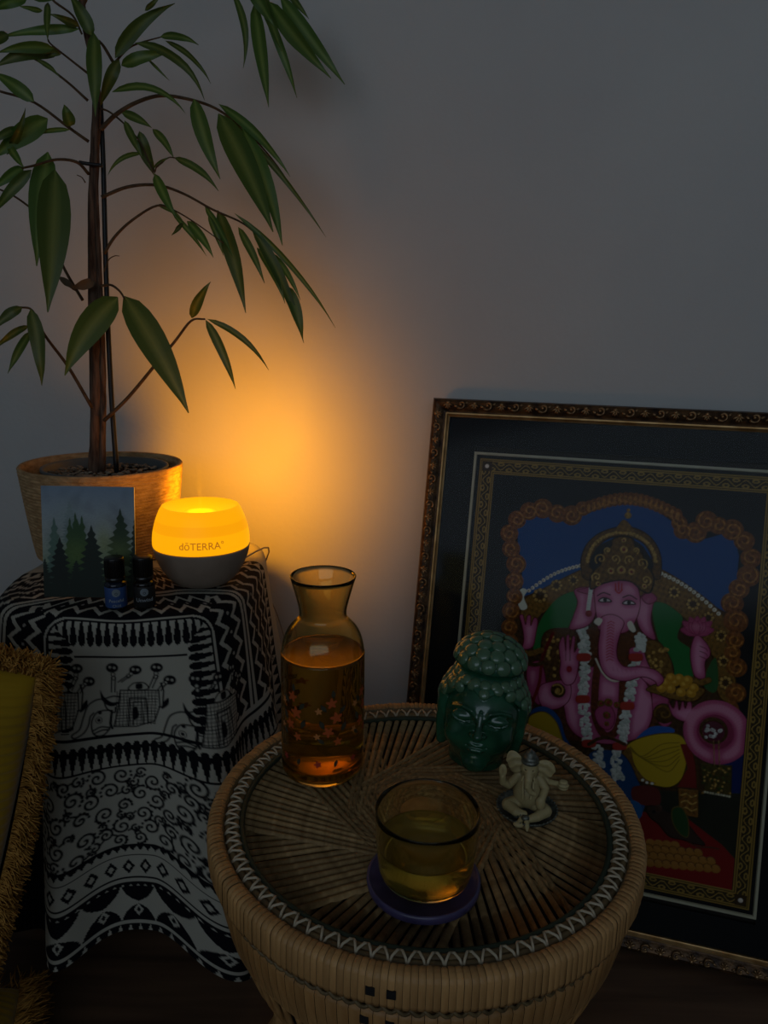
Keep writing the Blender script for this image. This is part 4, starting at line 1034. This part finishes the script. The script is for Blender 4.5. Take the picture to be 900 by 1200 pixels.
mitre_frame('gilt_lip', [(.0245, .030), (.0245, .0055), (.026, .0035), (.0285, .0035), (.030, .0055), (.033, .0065), (.033, .030)], FX0, FX1, FZ0, FZ1, M_lip)
def orn_curl():
    mb = MB(); t = np.linspace(0, 1, 16); a = .6+t*5.2; r = .0085*(1-.62*t)
    mb.tube(np.stack([r*np.cos(a), -.0012-.0012*np.sin(t*PI), r*np.sin(a)], -1), [.0022*(1-.5*q)+.0004 for q in t], 6)
    mb.ell((.0008, -.002, 0), (.0024, .0018, .0024), 7, 5)
    for s in (-1, 1): mb.ell((.0105*s, -.001, .002*s), (.0042, .0016, .0022), 7, 5, rotm('Y', 35*s))
    return mb.mesh('carved_scroll', M_orn)
def orn_leaf():
    mb = MB()
    for an in (-60, -25, 25, 60): mb.ell((.0052*math.sin(math.radians(an)), -.0012, .0056*math.cos(math.radians(an))-.002), (.0019, .0017, .0050), 7, 5, rotm('Y', an))
    mb.ell((0, -.0016, -.003), (.0036, .002, .003), 7, 5); mb.ell((0, -.0018, .006), (.002, .0016, .0036), 7, 5)
    return mb.mesh('carved_leaf', M_orn)
oc, ol = orn_curl(), orn_leaf()
def run(xa, za, xb, zb, rot):
    L = math.hypot(xb-xa, zb-za); n = int(L/.0235)
    for i in range(n):
        t = (i+.5)/n; o = link('carved_scroll' if i % 2 else 'carved_leaf', oc if i % 2 else ol, frame, (xa+(xb-xa)*t, .0002, za+(zb-za)*t), (0, rot+R.uniform(-.15, .15), 0)); o.scale = (R.uniform(.92, 1.05),)*3
mo = .0115
run(FX0+mo, FZ0+mo+.006, FX0+mo, FZ1-mo-.006, PI/2); run(FX1-mo, FZ0+mo+.006, FX1-mo, FZ1-mo-.006, -PI/2)
run(FX0+mo+.006, FZ1-mo, FX1-mo-.006, FZ1-mo, PI); run(FX0+mo+.006, FZ0+mo, FX1-mo-.006, FZ0+mo, 0)
WX0, WX1, WZ0, WZ1 = -.342, .183, .093, .822
mitre_frame('mat_board', [(.033, .0125), (.084, .0125), (.084, .0145), (.033, .0145)], FX0, FX1, FZ0, FZ1, M_mat)
mitre_frame('fillet', [(0, .0128), (0, .0112), (.0042, .0112), (.0052, .0140)], WX0, WX1, WZ0, WZ1, M_fillet)
MB().box(((FX0+FX1)/2, .0255, (FZ0+FZ1)/2), (FX1-FX0-.03, .003, FZ1-FZ0-.03)).build('backing', M_deck, frame, False)
pane = MB().box(((FX0+FX1)/2, .0088, (FZ0+FZ1)/2), (FX1-FX0-.062, .0016, FZ1-FZ0-.062)).build('glass_pane', thin_glass('picture_glass', (.98, .99, .985), 1.16), frame, False)

def painting():
    O3 = np.array([FA[0], FA[1], FA[2]+.0085]); PY_ = .0145
    def q(P):
        P = np.atleast_2d(np.asarray(P, float)); out = []
        for x, y in P:
            d = ray(x, y); t = (((O3+f_in*PY_)-_O) @ f_in)/(d @ f_in); h = _O+d*t-O3; out.append((h @ WL, h @ f_up))
        return np.array(out)
    sp = .00112
    c = Canvas(np.arange(WX0+.004, WX1-.004, sp), np.arange(WZ0+.004, WZ1-.004, sp), (14, 14, 17))
    k = float(np.linalg.norm(q((700, 760))-q((701, 760))))     # metres per photo pixel on this plane
    G, GD, GL = (122, 86, 34), (78, 52, 22), (186, 146, 74)
    PK, PKD, PKE = (200, 116, 152), (168, 78, 116), (96, 16, 40)
    BL, GR, YE, WH, RE, MA = (0, 68, 132), (30, 104, 46), (182, 150, 26), (206, 206, 198), (170, 44, 34), (104, 28, 26)
    def F(P, col, gold=None, h=None, edge=None, ew=1.2, sm=True, dome=None): c.fill(q(P), col, gold, h, edge, ew*k, sm, dome)
    def Ln(P, wd, col, gold=None, h=None, sm=True, closed=False): c.line(q(P), wd*k, col, gold, h, closed, sm)
    def D(x, y, r, col, gold=None, h=None, ry=None): p = q((x, y))[0]; c.dot(p[0], p[1], r*k, col, gold, h, None if ry is None else ry*k)
    def S(x, y, r, th, wd, col, hand=1, turns=1.4, gold=.5, h=.0012): p = q((x, y))[0]; c.spiral(p[0], p[1], r*k, turns, th, wd*k, col, gold, h, hand)
    rr_ = random.Random(9)
    # gilt vine border
    X, Y = c.X, c.Y
    e = np.minimum(np.minimum(X-WX0, WX1-X), np.minimum(Y-WZ0, WZ1-Y))
    hor = np.minimum(Y-WZ0, WZ1-Y) < np.minimum(X-WX0, WX1-X)
    tau = np.where(hor, X, Y)
    band = (e > .0115) & (e < .0375)
    a = band.astype(float); c.paint((slice(None), slice(None)), a*.55, (70, 56, 26), .15)
    wv = .0245+.0052*np.sin(tau*2*PI/.030)
    ln_ = (np.abs(e-wv) < .0011)
    for s_ in (0, .5):
        lt = np.mod(tau/.030+s_+.25, 1)-.5; le = e-(.0245-(.0048 if s_ == 0 else -.0048)*1.0)
        ln_ |= band & ((lt*.030/.0062)**2+(le/.0036)**2 < 1) & ~((lt*.030/.003)**2+((le)/.0014)**2 < 1)
    for z in (.0122, .0155, .0335, .0368): ln_ |= np.abs(e-z) < .0009
    c.paint((slice(None), slice(None)), (ln_ & (e > .0112) & (e < .0378)).astype(float), (142, 112, 52), .45, .0005)
    cn = (e > .0155) & (e < .0335) & (np.minimum(X-WX0, WX1-X) < .0335) & (np.minimum(Y-WZ0, WZ1-Y) < .0335)
    c.paint((slice(None), slice(None)), cn.astype(float), (60, 44, 24), .3)
    for cx_ in (WX0+.0245, WX1-.0245):
        for cz_ in (WZ0+.0245, WZ1-.0245): c.dot(cx_, cz_, .0036, (220, 205, 190), .3, .001)
    keep = (e < .0385); kc, kg, kh = c.col.copy(), c.gold.copy(), c.h.copy()
    # dark ground round the niche, sky, panels
    F([(606, 604), (640, 605), (662, 612), (684, 603), (697, 596), (731, 590), (766, 596), (787, 611), (797, 630), (818, 634), (846, 626), (862, 634), (866, 652), (863, 682), (850, 702), (850, 730), (612, 730), (612, 700), (612, 665), (607, 635)], BL, 0, 0, sm=False)
    F([(610, 700), (700, 670), (760, 670), (856, 720), (862, 930), (600, 930), (600, 720)], (70, 46, 22), .3, 0, sm=False)
    F([(855, 880), (872, 880), (872, 935), (820, 935)], (12, 30, 84), 0, 0, sm=False)
    F([(735, 925), (872, 930), (868, 1056), (735, 1045)], (34, 34, 22), 0, 0, sm=False)
    F([(735, 950), (800, 955), (846, 990), (864, 1010), (864, 1052), (735, 1040)], (120, 18, 14), 0, 0, sm=False)
    # throne arch
    F([(612, 706), (640, 688), (690, 664), (731, 655), (772, 666), (812, 690), (848, 722), (858, 760), (862, 820), (842, 815), (835, 770), (812, 735), (780, 710), (731, 694), (680, 700), (640, 716), (614, 740)], G, .35, .0012, edge=(60, 38, 16))
    for (x0, y0, x1, y1, n) in ((620, 692, 680, 663, 15), (775, 672, 842, 719, 15)):
        for i in range(n):
            t = i/(n-1); b = 5*math.sin(PI*t); D(x0+(x1-x0)*t, y0+(y1-y0)*t-b, 2.3, (216, 208, 190), .1, .0020); D(x0+(x1-x0)*t-.5, y0+(y1-y0)*t-b, .8, (120, 104, 80))
    for (x, y, r) in ((633, 698, 9), (652, 686, 7), (672, 680, 6), (790, 694, 7), (812, 708, 8), (830, 724, 7), (845, 745, 7), (848, 775, 7), (850, 800, 8)):
        D(x, y, r, GD, .3, .0016)
        for i in range(8): a_ = i*PI/4; D(x+r*.75*math.cos(a_), y+r*.75*math.sin(a_), r*.24, GL, .4, .0016)
        D(x, y, r*.34, (60, 40, 20), .2, .001)
    F([(606, 700), (611, 690), (618, 692), (614, 700), (618, 712), (610, 714)], (206, 206, 190), .1, .001)
    # green panels behind the figure
    F([(651, 703), (673, 693), (676, 705), (668, 733), (643, 748), (633, 762), (625, 759), (632, 730)], GR, 0, 0)
    F([(764, 712), (776, 706), (793, 716), (800, 726), (794, 748), (812, 764), (812, 793), (792, 796), (785, 772), (773, 755)], GR, 0, 0)
    F([(824, 800), (838, 770), (842, 800), (836, 812)], (40, 84, 40), 0, 0)
    # scalloped cloud border
    blobs = [(596, 770, 9), (598, 752, 9), (597, 735, 9), (599, 716, 10), (603, 699, 9), (603, 681, 10), (605, 661, 11), (599, 643, 10), (597, 625, 10), (606, 609, 10), (620, 599, 10), (636, 596, 11), (653, 602, 10), (670, 604, 11), (683, 596, 8),
             (796, 613, 8), (800, 622, 9), (815, 624, 11), (828, 611, 11), (842, 616, 9), (858, 621, 11), (872, 634, 10), (880, 654, 10), (877, 675, 11), (866, 690, 10), (858, 707, 11), (862, 728, 12), (861, 750, 9), (863, 782, 10), (858, 765, 8), (862, 812, 10), (856, 830, 8)]
    for x, y, r in blobs: D(x, y, r*1.12, (128, 74, 30), .25, .0018)
    for i, (x, y, r) in enumerate(blobs): S(x, y, r*.92, i*1.3, 1.9, (176, 116, 52), 1 if i % 2 else -1, h=.0026); D(x, y, 2, (90, 52, 22), .2, .002)
    for i in range(18):
        t = i/17; x = 690+104*t; y = 594-14*math.sin(PI*t)+10*t; D(x, y, 5.2, (128, 74, 30), .25, .0018, 8); D(x, y+1, 2.4, (176, 116, 52), .4, .0024, 5)
    Ln([(690, 600), (710, 592), (731, 588), (758, 590), (782, 602), (794, 618)], 2, (160, 104, 44), .4, .002)
    # torso, arms and clothing
    F([(668, 742), (700, 735), (745, 738), (770, 756), (782, 790), (786, 820), (768, 850), (760, 866), (660, 866), (652, 830), (640, 800), (650, 765)], (92, 52, 26), .3, .0006)
    F([(662, 834), (660, 815), (668, 795), (690, 782), (735, 782), (757, 800), (765, 828), (760, 852), (745, 866), (712, 872), (680, 864), (666, 850)], PK, 0, .0010, edge=PKE)
    F([(738, 760), (760, 762), (776, 792), (782, 806), (770, 808), (752, 795), (742, 780)], PK, 0, .0008, edge=PKE)
    F([(765, 806), (780, 812), (788, 842), (778, 852), (766, 836)], PKD, 0, .0008, edge=PKE)
    F([(638, 742), (660, 736), (676, 744), (672, 790), (640, 802), (634, 770)], (88, 58, 28), .4, .0012, edge=(60, 20, 16))
    F([(755, 754), (772, 752), (788, 778), (786, 796), (762, 782)], (110, 78, 34), .4, .0012, edge=(60, 20, 16))
    for i in range(20): D(rr_.uniform(642, 670), rr_.uniform(746, 792), 2.2, GL, .4, .0018); D(rr_.uniform(760, 782), rr_.uniform(758, 788), 2.0, GL, .4, .0018)
    F([(618, 782), (634, 776), (640, 806), (632, 826), (620, 810)], PKD, 0, .0008, edge=PKE)
    F([(632, 806), (640, 800), (666, 798), (668, 818), (655, 830), (638, 830), (631, 818)], PK, 0, .0012, edge=PKE)
    D(654, 809, 9, GD, .4, .0022); S(654, 809, 8, 0, 2, GL, h=.0026); D(654, 809, 3, GL, .4, .003)
    Ln([(648, 742), (636, 770), (632, 800), (622, 828)], 4, (110, 24, 20)); 
    # rear hands
    F([(612, 733), (609, 722), (613, 721), (616, 732), (618, 722), (622, 722), (622, 733), (626, 724), (630, 727), (628, 742), (624, 758), (613, 760), (614, 748)], PK, 0, .0010, edge=PKE)
    Ln([(611, 764), (622, 766), (634, 762)], 7, G, .45, .0016); Ln([(613, 776), (626, 779), (638, 776)], 5, GD, .45, .0016)
    F([(812, 750), (818, 744), (830, 757), (832, 768), (826, 776), (826, 794), (814, 792), (809, 768)], PK, 0, .0010, edge=PKE)
    for y in (760, 766, 772): Ln([(820, y-3), (827, y), (829, y+3)], 1, PKE)
    Ln([(810, 796), (820, 800), (830, 797)], 7, G, .45, .0016)
    for (an, L_) in ((-80, 20), (-52, 22), (-25, 21), (0, 20), (25, 21), (52, 22), (80, 20), (-38, 15), (38, 15), (12, 15), (-12, 15)):
        a_ = math.radians(an); tx, ty = 817+L_*math.sin(a_), 741-L_*math.cos(a_)*.95; px_, py_ = 5*math.cos(a_), 5*math.sin(a_)
        F([(817, 744), ((817+tx)/2-px_, (742+ty)/2-py_), (tx, ty), ((817+tx)/2+px_, (742+ty)/2+py_)], (176, 78, 112), 0, .0012, edge=(130, 40, 74), ew=.9)
    # raised blessing hand
    F([(657, 776), (655, 758), (658, 748), (661, 747), (663, 762), (664, 746), (667, 745), (668, 761), (671, 746), (674, 748), (673, 764), (677, 758), (679, 764), (677, 786), (672, 800), (662, 802), (656, 790)], PK, 0, .0014, edge=PKE)
    Ln([(663, 762), (663, 774)], 1, PKE); Ln([(668, 761), (668, 774)], 1, PKE); D(667, 784, 3.4, (150, 30, 46), ry=4)
    # front hand, bangle and bowl of sweets
    D(778, 836, 12, GD, .45, .0016); S(778, 836, 11, 1, 2.2, G, h=.0022); 
    F([(783, 822), (788, 838), (800, 845), (808, 842), (811, 828), (807, 820), (803, 830), (800, 820), (796, 832), (793, 820), (789, 830)], PK, 0, .0012, edge=PKE)
    F([(757, 808), (772, 801), (796, 806), (824, 806), (823, 815), (812, 822), (790, 820), (772, 814)], G, .4, .0016, edge=(70, 40, 16))
    for (x, y) in ((775, 806), (786, 807), (798, 811), (810, 812), (780, 800), (791, 799), (802, 802), (813, 806), (796, 795), (786, 794), (806, 797)): D(x, y, 5.4, (176, 126, 34), .1, .0020); D(x-1, y-1, 2.2, (204, 158, 60), .1, .002)
    # legs
    F([(622, 834), (640, 828), (656, 842), (664, 866), (684, 894), (664, 890), (640, 878), (620, 862)], (20, 70, 130), 0, .0004)
    F([(618, 850), (622, 838), (638, 834), (652, 846), (660, 868), (668, 886), (640, 880), (618, 866)], YE, 0, .0016, edge=(90, 70, 16))
    F([(745, 866), (762, 852), (784, 852), (790, 858), (770, 866), (750, 872)], (34, 84, 160), 0, .0006)
    F([(736, 872), (752, 864), (778, 859), (798, 862), (806, 880), (800, 910), (786, 922), (766, 920), (744, 912), (730, 900), (732, 884)], YE, 0, .0020, edge=(90, 70, 16))
    for i in range(6): t = i/5; Ln([(738+2*t, 874+t*6), (752+10*t, 886+8*t), (775+8*t, 890+14*t-18*(1-t)), (796, 880+20*t-10)], 1.1, (128, 104, 16))
    F([(728, 884), (738, 876), (744, 896), (756, 912), (770, 918), (744, 914), (730, 904)], G, .4, .002)
    for (x, y) in ((744, 911), (753, 914), (758, 917), (764, 918)): D(x, y, 1.8, (216, 210, 196), .1, .002)
    F([(696, 880), (730, 884), (748, 916), (756, 940), (748, 960), (738, 955), (715, 920), (690, 896)], (16, 64, 112), 0, .0002)
    F([(742, 922), (770, 924), (772, 944), (744, 940)], (96, 34, 28), 0, 0); F([(738, 938), (750, 942), (752, 956), (742, 962), (734, 950)], (20, 86, 140), 0, .0004)
    F([(797, 872), (812, 872), (818, 924), (794, 922), (806, 900)], (112, 26, 20), 0, 0, sm=False)
    Ln([(808, 866), (816, 895), (818, 924)], 3, GD, .4, .001)
    F([(795, 924), (818, 926), (818, 958), (796, 954)], (128, 84, 34), .3, .0012, sm=False)
    for y in (932, 940, 948): Ln([(798, y), (804, y-2), (810, y+2), (816, y)], 1.6, GL, .3, .0018)
    # bolster and hanging cloth
    F([(820, 894), (858, 897), (857, 934), (826, 928)], (74, 62, 24), .35, .0010, sm=False)
    for i in range(60): D(rr_.uniform(822, 856), rr_.uniform(900, 930), 1.2, rr_.choice([GL, G, (50, 70, 30)]), .4, .0014)
    for i in range(10): D(826+3.2*i, 928+.6*i, 1.4, (200, 190, 160), .3, .0016)
    D(839.5, 858, 36, (186, 92, 126), 0, .0030, 37)
    for i in range(56): a_ = 2*PI*i/56; Ln([(839.5+20*math.cos(a_), 858+20*math.sin(a_)), (839.5+34*math.cos(a_), 858+35*math.sin(a_))], .7, (164, 72, 108))
    D(838, 858, 20, (132, 44, 74), 0, .0030); D(836, 856, 15.5, GD, .3, .0034); D(836, 857, 12, (84, 30, 44), 0, .003)
    for i in range(16): D(836+rr_.uniform(-9, 9), 857+rr_.uniform(-7, 7), 1.9, (210, 206, 200), .3, .0044)
    for x in (836, 842): Ln([(x, 868), (x+1, 897)], 1, (150, 120, 70), .3, .003)
    # mouse and sweets
    F([(757, 948), (764, 944), (780, 950), (792, 956), (806, 966), (816, 978), (826, 990), (812, 988), (800, 984), (784, 980), (772, 966), (762, 958)], (52, 36, 26), 0, .0014, edge=(26, 18, 14))
    F([(788, 948), (798, 946), (806, 960), (806, 980), (796, 976), (788, 962)], (36, 66, 30), .1, .0018, edge=(90, 76, 30)); D(766, 951, 2, (12, 10, 10)); D(772, 947, 4, (70, 46, 34), 0, .002)
    Ln([(806, 986), (818, 992), (832, 993), (842, 995)], 1.8, (70, 44, 30))
    for (n, y0, x0) in ((10, 1010, 752), (9, 1002, 756), (7, 994, 760), (4, 988, 762)):
        for i in range(n): D(x0+9.6*i, y0+.9*i, 5.4, (150, 100, 40), .1, .0016, 5); 
    for (n, y0, x0) in ((10, 1010, 752), (9, 1002, 756), (7, 994, 760)):
        for i in range(n): p = q((x0+9.6*i, y0+.9*i))[0]; c.line(p+5.2*k*np.stack([np.cos(np.linspace(.2, PI-.2, 8)), np.sin(np.linspace(.2, PI-.2, 8))], -1), .8*k, (84, 48, 20))
    # garlands and ornaments
    Ln([(702, 768), (698, 800), (697, 835), (704, 856), (712, 862), (722, 856), (728, 835), (730, 800)], 9, (98, 48, 26), .35, .0016)
    Ln([(698, 772), (706, 788), (716, 797), (727, 796), (738, 780)], 2.4, (206, 196, 176), .2, .003)
    F([(697, 834), (706, 826), (716, 828), (721, 840), (717, 852), (710, 855), (701, 848)], PKD, 0, .0012, edge=PKE)
    for (x, y, r) in ((704, 824, 4), (713, 823, 5), (723, 826, 4), (711, 838, 4.5), (711, 848, 3)): D(x, y, r, G, .4, .0026); D(x, y, r*.4, (130, 40, 36), 0, .003)
    for P in ([(682, 735), (684, 752), (686, 768)], [(686, 773), (684, 795), (683, 815)], [(684, 822), (686, 845), (689, 868)], [(751, 745), (750, 762)], [(745, 776), (741, 796), (738, 818)], [(734, 834), (731, 852), (728, 870)], [(700, 876), (702, 896)], [(722, 880), (722, 904), (725, 912)]):
        Pc = cr(P, n=6)
        for x, y in Pc:
            for _ in range(5): D(x+rr_.uniform(-5.4, 5.4), y+rr_.uniform(-2, 2), 2.4, rr_.choice([WH, WH, (178, 182, 172)]), 0, .0032)
    for (x, y) in ((684, 770), (683, 819), (690, 871), (745, 770), (735, 827), (726, 874)): F([(x-7, y-4), (x+7, y-4), (x+7, y+4), (x-7, y+4)], (160, 48, 36), 0, .0030)
    Ln([(690, 872), (700, 866), (712, 864), (724, 868), (732, 872)], 4, GD, .4, .0026)
    # ears, head, trunk
    F([(673, 692), (684, 688), (694, 690), (698, 702), (697, 722), (687, 734), (668, 737), (672, 722), (677, 706)], PK, 0, .0012, edge=PKE)
    F([(752, 698), (760, 696), (768, 700), (765, 710), (763, 728), (768, 749), (756, 744), (748, 732), (746, 716)], PK, 0, .0012, edge=PKE)
    F([(676, 692), (690, 688), (700, 684), (694, 696)], PKD, 0, .0014, edge=PKE); F([(752, 700), (762, 694), (770, 702), (760, 708)], PKD, 0, .0014, edge=PKE)
    F([(697, 690), (709, 681), (731, 678), (745, 684), (750, 700), (749, 716), (742, 732), (730, 742), (704, 740), (699, 722), (697, 706)], PK, 0, .0018, edge=PKE)
    F([(704, 724), (703, 740), (701, 758), (702, 772), (706, 785), (715, 794), (733, 798), (753, 793), (767, 798), (771, 804), (778, 796), (768, 785), (748, 781), (732, 781), (724, 772), (723, 758), (727, 742), (731, 728), (718, 720)], PK, 0, .0026, edge=PKE)
    for i in range(14): t = i/13; x = 716-3.5*t+2*t*t; y = 728+44*t; Ln([(x-4, y+2), (x, y), (x+4, y+2)], 1.1, (170, 40, 60), 0, .0026)
    for i in range(6): t = i/5; Ln([(718+26*t, 784+4*t-2), (719+26*t, 790+3*t-4)], .8, PKD)
    F([(700, 724), (706, 726), (702, 733), (696, 729)], (216, 208, 190), 0, .0024); F([(735, 730), (740, 728), (745, 738), (742, 741), (737, 737)], (216, 208, 190), 0, .0024)
    for s_, x, y in ((1, 709, 703), (-1, 737, 706)):
        F([(x-7.5, y+.8), (x-3, y-2.4), (x+3.5, y-1.6), (x+7.5, y+1.8), (x+2, y+2.2), (x-4, y+2.4)], (206, 190, 194), 0, .002, edge=(30, 12, 18), ew=1.6); D(x, y, 2.3, (22, 14, 18), 0, .002)
        Ln([(x-9, y-5), (x-2, y-8.5), (x+6, y-6)] if s_ > 0 else [(x-7, y-6), (x+1, y-8.5), (x+9, y-4)], 1.5, (50, 16, 26))
    for dx in (-3.4, 0, 3.4): Ln([(725+dx*1.1, 684 if dx else 682), (725+dx, 692)], 1.7, (176, 30, 40))
    Ln([(721, 691), (725, 695), (729, 691)], 1.7, (176, 30, 40))
    for i in range(9): D(692.5-.4*i, 690+3*i, 2.6, WH, 0, .003)
    D(690, 719, 4, (130, 24, 30), 0, .003)
    # crown and halo
    p = q([(731, 660)])[0]
    F([(683, 676), (681, 655), (689, 636), (706, 623), (731, 617), (752, 622), (767, 635), (775, 655), (773, 678), (764, 674), (764, 655), (757, 640), (746, 632), (731, 628), (714, 631), (702, 640), (695, 655), (694, 678)], (98, 66, 26), .35, .0022, edge=(40, 24, 12))
    for i in range(30): a_ = PI*(1.02+.96*i/29); D(728.5+40*math.cos(a_), 660+36*math.sin(a_), 2.2, GL, .4, .0028)
    F([(695, 668), (697, 645), (712, 634), (728, 630), (745, 634), (757, 645), (762, 668)], (16, 14, 16), 0, .001)
    F([(692, 690), (694, 672), (704, 660), (706, 648), (716, 640), (718, 632), (730, 628), (742, 632), (744, 640), (752, 648), (756, 660), (766, 676), (762, 694), (752, 692), (740, 682), (724, 680), (706, 684)], (108, 74, 28), .4, .0034, edge=(34, 20, 10), ew=1.8)
    for (x, y, r, hd) in ((704, 655, 7, 1), (721, 655, 6, -1), (738, 656, 6, 1), (752, 660, 7, -1), (712, 645, 4, 1), (745, 645, 4, -1), (699, 676, 6, 1), (757, 680, 6, -1)): S(x, y, r, 1.5, 1.7, GL, hd, h=.0044)
    for (x, y, r) in ((731, 644, 4.5), (716, 669, 4), (740, 670, 4), (728, 668, 5), (731, 633, 3), (701, 684, 3), (755, 687, 3)): D(x, y, r, GL, .4, .0044); D(x, y, r*.45, (110, 34, 30), 0, .005)
    F([(722, 622), (727, 612), (731, 609), (736, 612), (742, 622)], G, .4, .003); D(736, 604, 4, GL, .4, .004); D(736.5, 598, 2, GL, .4, .004)
    c.col[keep] = kc[keep]; c.gold[keep] = kg[keep]; c.h[keep] = kh[keep]
    # chased gold: fine tooling over every gilded patch, soft brush shading on flesh and silk
    g_ = (c.gold > .22) & (e > .04)
    tool = np.sin(X*1400+2.2*np.sin(Y*700))*np.sin(Y*1250+2.0*np.sin(X*620)); cell = np.sin(X*420+Y*260)*np.sin(Y*430-X*240)
    f_ = np.where(g_, np.clip(.80+.42*tool+.22*cell, .3, 1.6), 1.0); c.col *= f_[..., None]; c.h = c.h+np.where(g_, .0003*tool, 0)
    rgbm = c.col; pk = (rgbm[..., 0] > rgbm[..., 1]*2.0) & (rgbm[..., 2] > rgbm[..., 1]*1.35) & (rgbm[..., 0] > .2) & (rgbm[..., 2] > .09)
    def blur(a, n):
        for _ in range(n):
            a = (a+np.roll(a, 2, 0)+np.roll(a, -2, 0)+np.roll(a, 2, 1)+np.roll(a, -2, 1))/5
        return a
    bl_ = blur(pk.astype(float), 14); t_ = np.clip((1-bl_)*1.5, 0, .75)*pk
    c.col += t_[..., None]*(lin(np.array((150, 52, 92))/255)-c.col)
    hi_ = np.clip((bl_-.80)*2.2, 0, .35)*pk; c.col += hi_[..., None]*(lin(np.array((226, 168, 190))/255)-c.col)
    P = np.zeros(c.X.shape+(3,)); P[..., 0] = c.X; P[..., 2] = c.Y; P[..., 1] = PY_-c.h*.9
    m = painted('gilt_relief_painting', .6); bsdf(m).inputs['Specular IOR Level'].default_value = .12
    link('painting_panel', grid_mesh('painting_panel', P[:, ::1], m, c.rgba()), frame)
painting()
# ---------------------------------------------------------------- mustard cushions with yarn fringe
M_velvet = vary(mat('mustard_velvet', rough=.75, spec=.2, Sheen_Weight=.5, Sheen_Roughness=.4), rgb(152, 120, 18), rgb(174, 138, 26), (8, 8, 8))
M_fringe = vary(mat('mustard_yarn', rough=.85, spec=.15), rgb(150, 106, 44), rgb(196, 146, 74), (60, 60, 60), rnd=.1)
def pillow(parent, hw, hh, th, rib=.0):
    n = 150; u = np.linspace(-1, 1, n); U, V = np.meshgrid(u, u)
    for sg, nm in ((-1, 'front'), (1, 'back')):
        a = np.clip(1-np.abs(U)**4, 0, 1)**.5*np.clip(1-np.abs(V)**4, 0, 1)**.5
        rnd_ = 1-.055*(U*U*V*V)
        P = np.stack([U*hw*rnd_*(1-.03*(1-V*V)), sg*th/2*a**.8+rib*np.sin(V*hh/.0125*2*PI)*np.clip(a*3, 0, 1), V*hh*rnd_*(1-.03*(1-U*U))], -1)
        if sg > 0: P = P[:, ::-1]
        link('cover_'+nm, grid_mesh('cover_'+nm, P, M_velvet), parent)
def fringe(parent, hw, hh, L, count, edges=(0, 1, 2, 3)):
    for e in edges:
        mb = MB(); rr_ = random.Random(20+e)
        for i in range(count):
            t = rr_.uniform(-1, 1); d = rr_.uniform(-.012, .012)
            cr_ = 1-.055*(abs(t)**2)
            p, o = {0: ((hw*cr_, d, t*hh), (1, 0, 0)), 1: ((t*hw, d, hh*cr_), (0, 0, 1)), 2: ((-hw*cr_, d, t*hh), (-1, 0, 0)), 3: ((t*hw, d, -hh*cr_), (0, 0, -1))}[e]
            p = np.array(p)*np.array((.985, 1, .985)); o = np.array(o)+np.array([rr_.uniform(-.45, .45), rr_.uniform(-.8, .5), rr_.uniform(-.45, .45)]); o /= np.linalg.norm(o)
            l = L*rr_.uniform(.75, 1.15); sag = np.array([rr_.uniform(-.25, .25), rr_.uniform(-.3, .1), rr_.uniform(-.4, .1)])*l
            mb.tube([p, p+o*l*.4, p+o*l*.75+sag*.4, p+o*l+sag], [.0012, .0013, .0012, .0008], 3, True)
        tag(mb.build('fringe', M_fringe, parent), kind='stuff')
def cushions():
    A, B = at(60, 794, .84), at(-16, 1120, .79)
    h = np.linalg.norm(A-B)*1.38; ez = (A-B)/np.linalg.norm(A-B)
    vd = (A+B)/2-_O; ex = np.cross(vd, ez); ex /= np.linalg.norm(ex); ey = np.cross(ez, ex)
    hw = hh = h/2
    c = A+ez*.05*np.linalg.norm(A-B)-ez*hh-ex*hw
    t = thing('fringed_cushion', 'upright mustard velvet cushion with shaggy yarn fringe beside the draped cloth', 'cushion')
    t.matrix_world = Matrix(((ex[0], ey[0], ez[0], c[0]), (ex[1], ey[1], ez[1], c[1]), (ex[2], ey[2], ez[2], c[2]), (0, 0, 0, 1)))
    pillow(t, hw, hh, .11, .0019); fringe(t, hw, hh, .0255, 4200, (0, 1))
    fringe(t, hw, hh, .027, 300, (2, 3))
    q = at(14, 1286, .72)
    t2 = thing('floor_cushion', 'low mustard floor cushion, only its fringed corner showing below the upright cushion', 'cushion', (q[0]-.245, q[1]-.10, q[2]-.03), (math.radians(90), 0, math.radians(14)))
    pillow(t2, .245, .245, .10, .0011); fringe(t2, .245, .245, .034, 3000, (0, 1)); fringe(t2, .245, .245, .036, 300, (2, 3))
cushions()
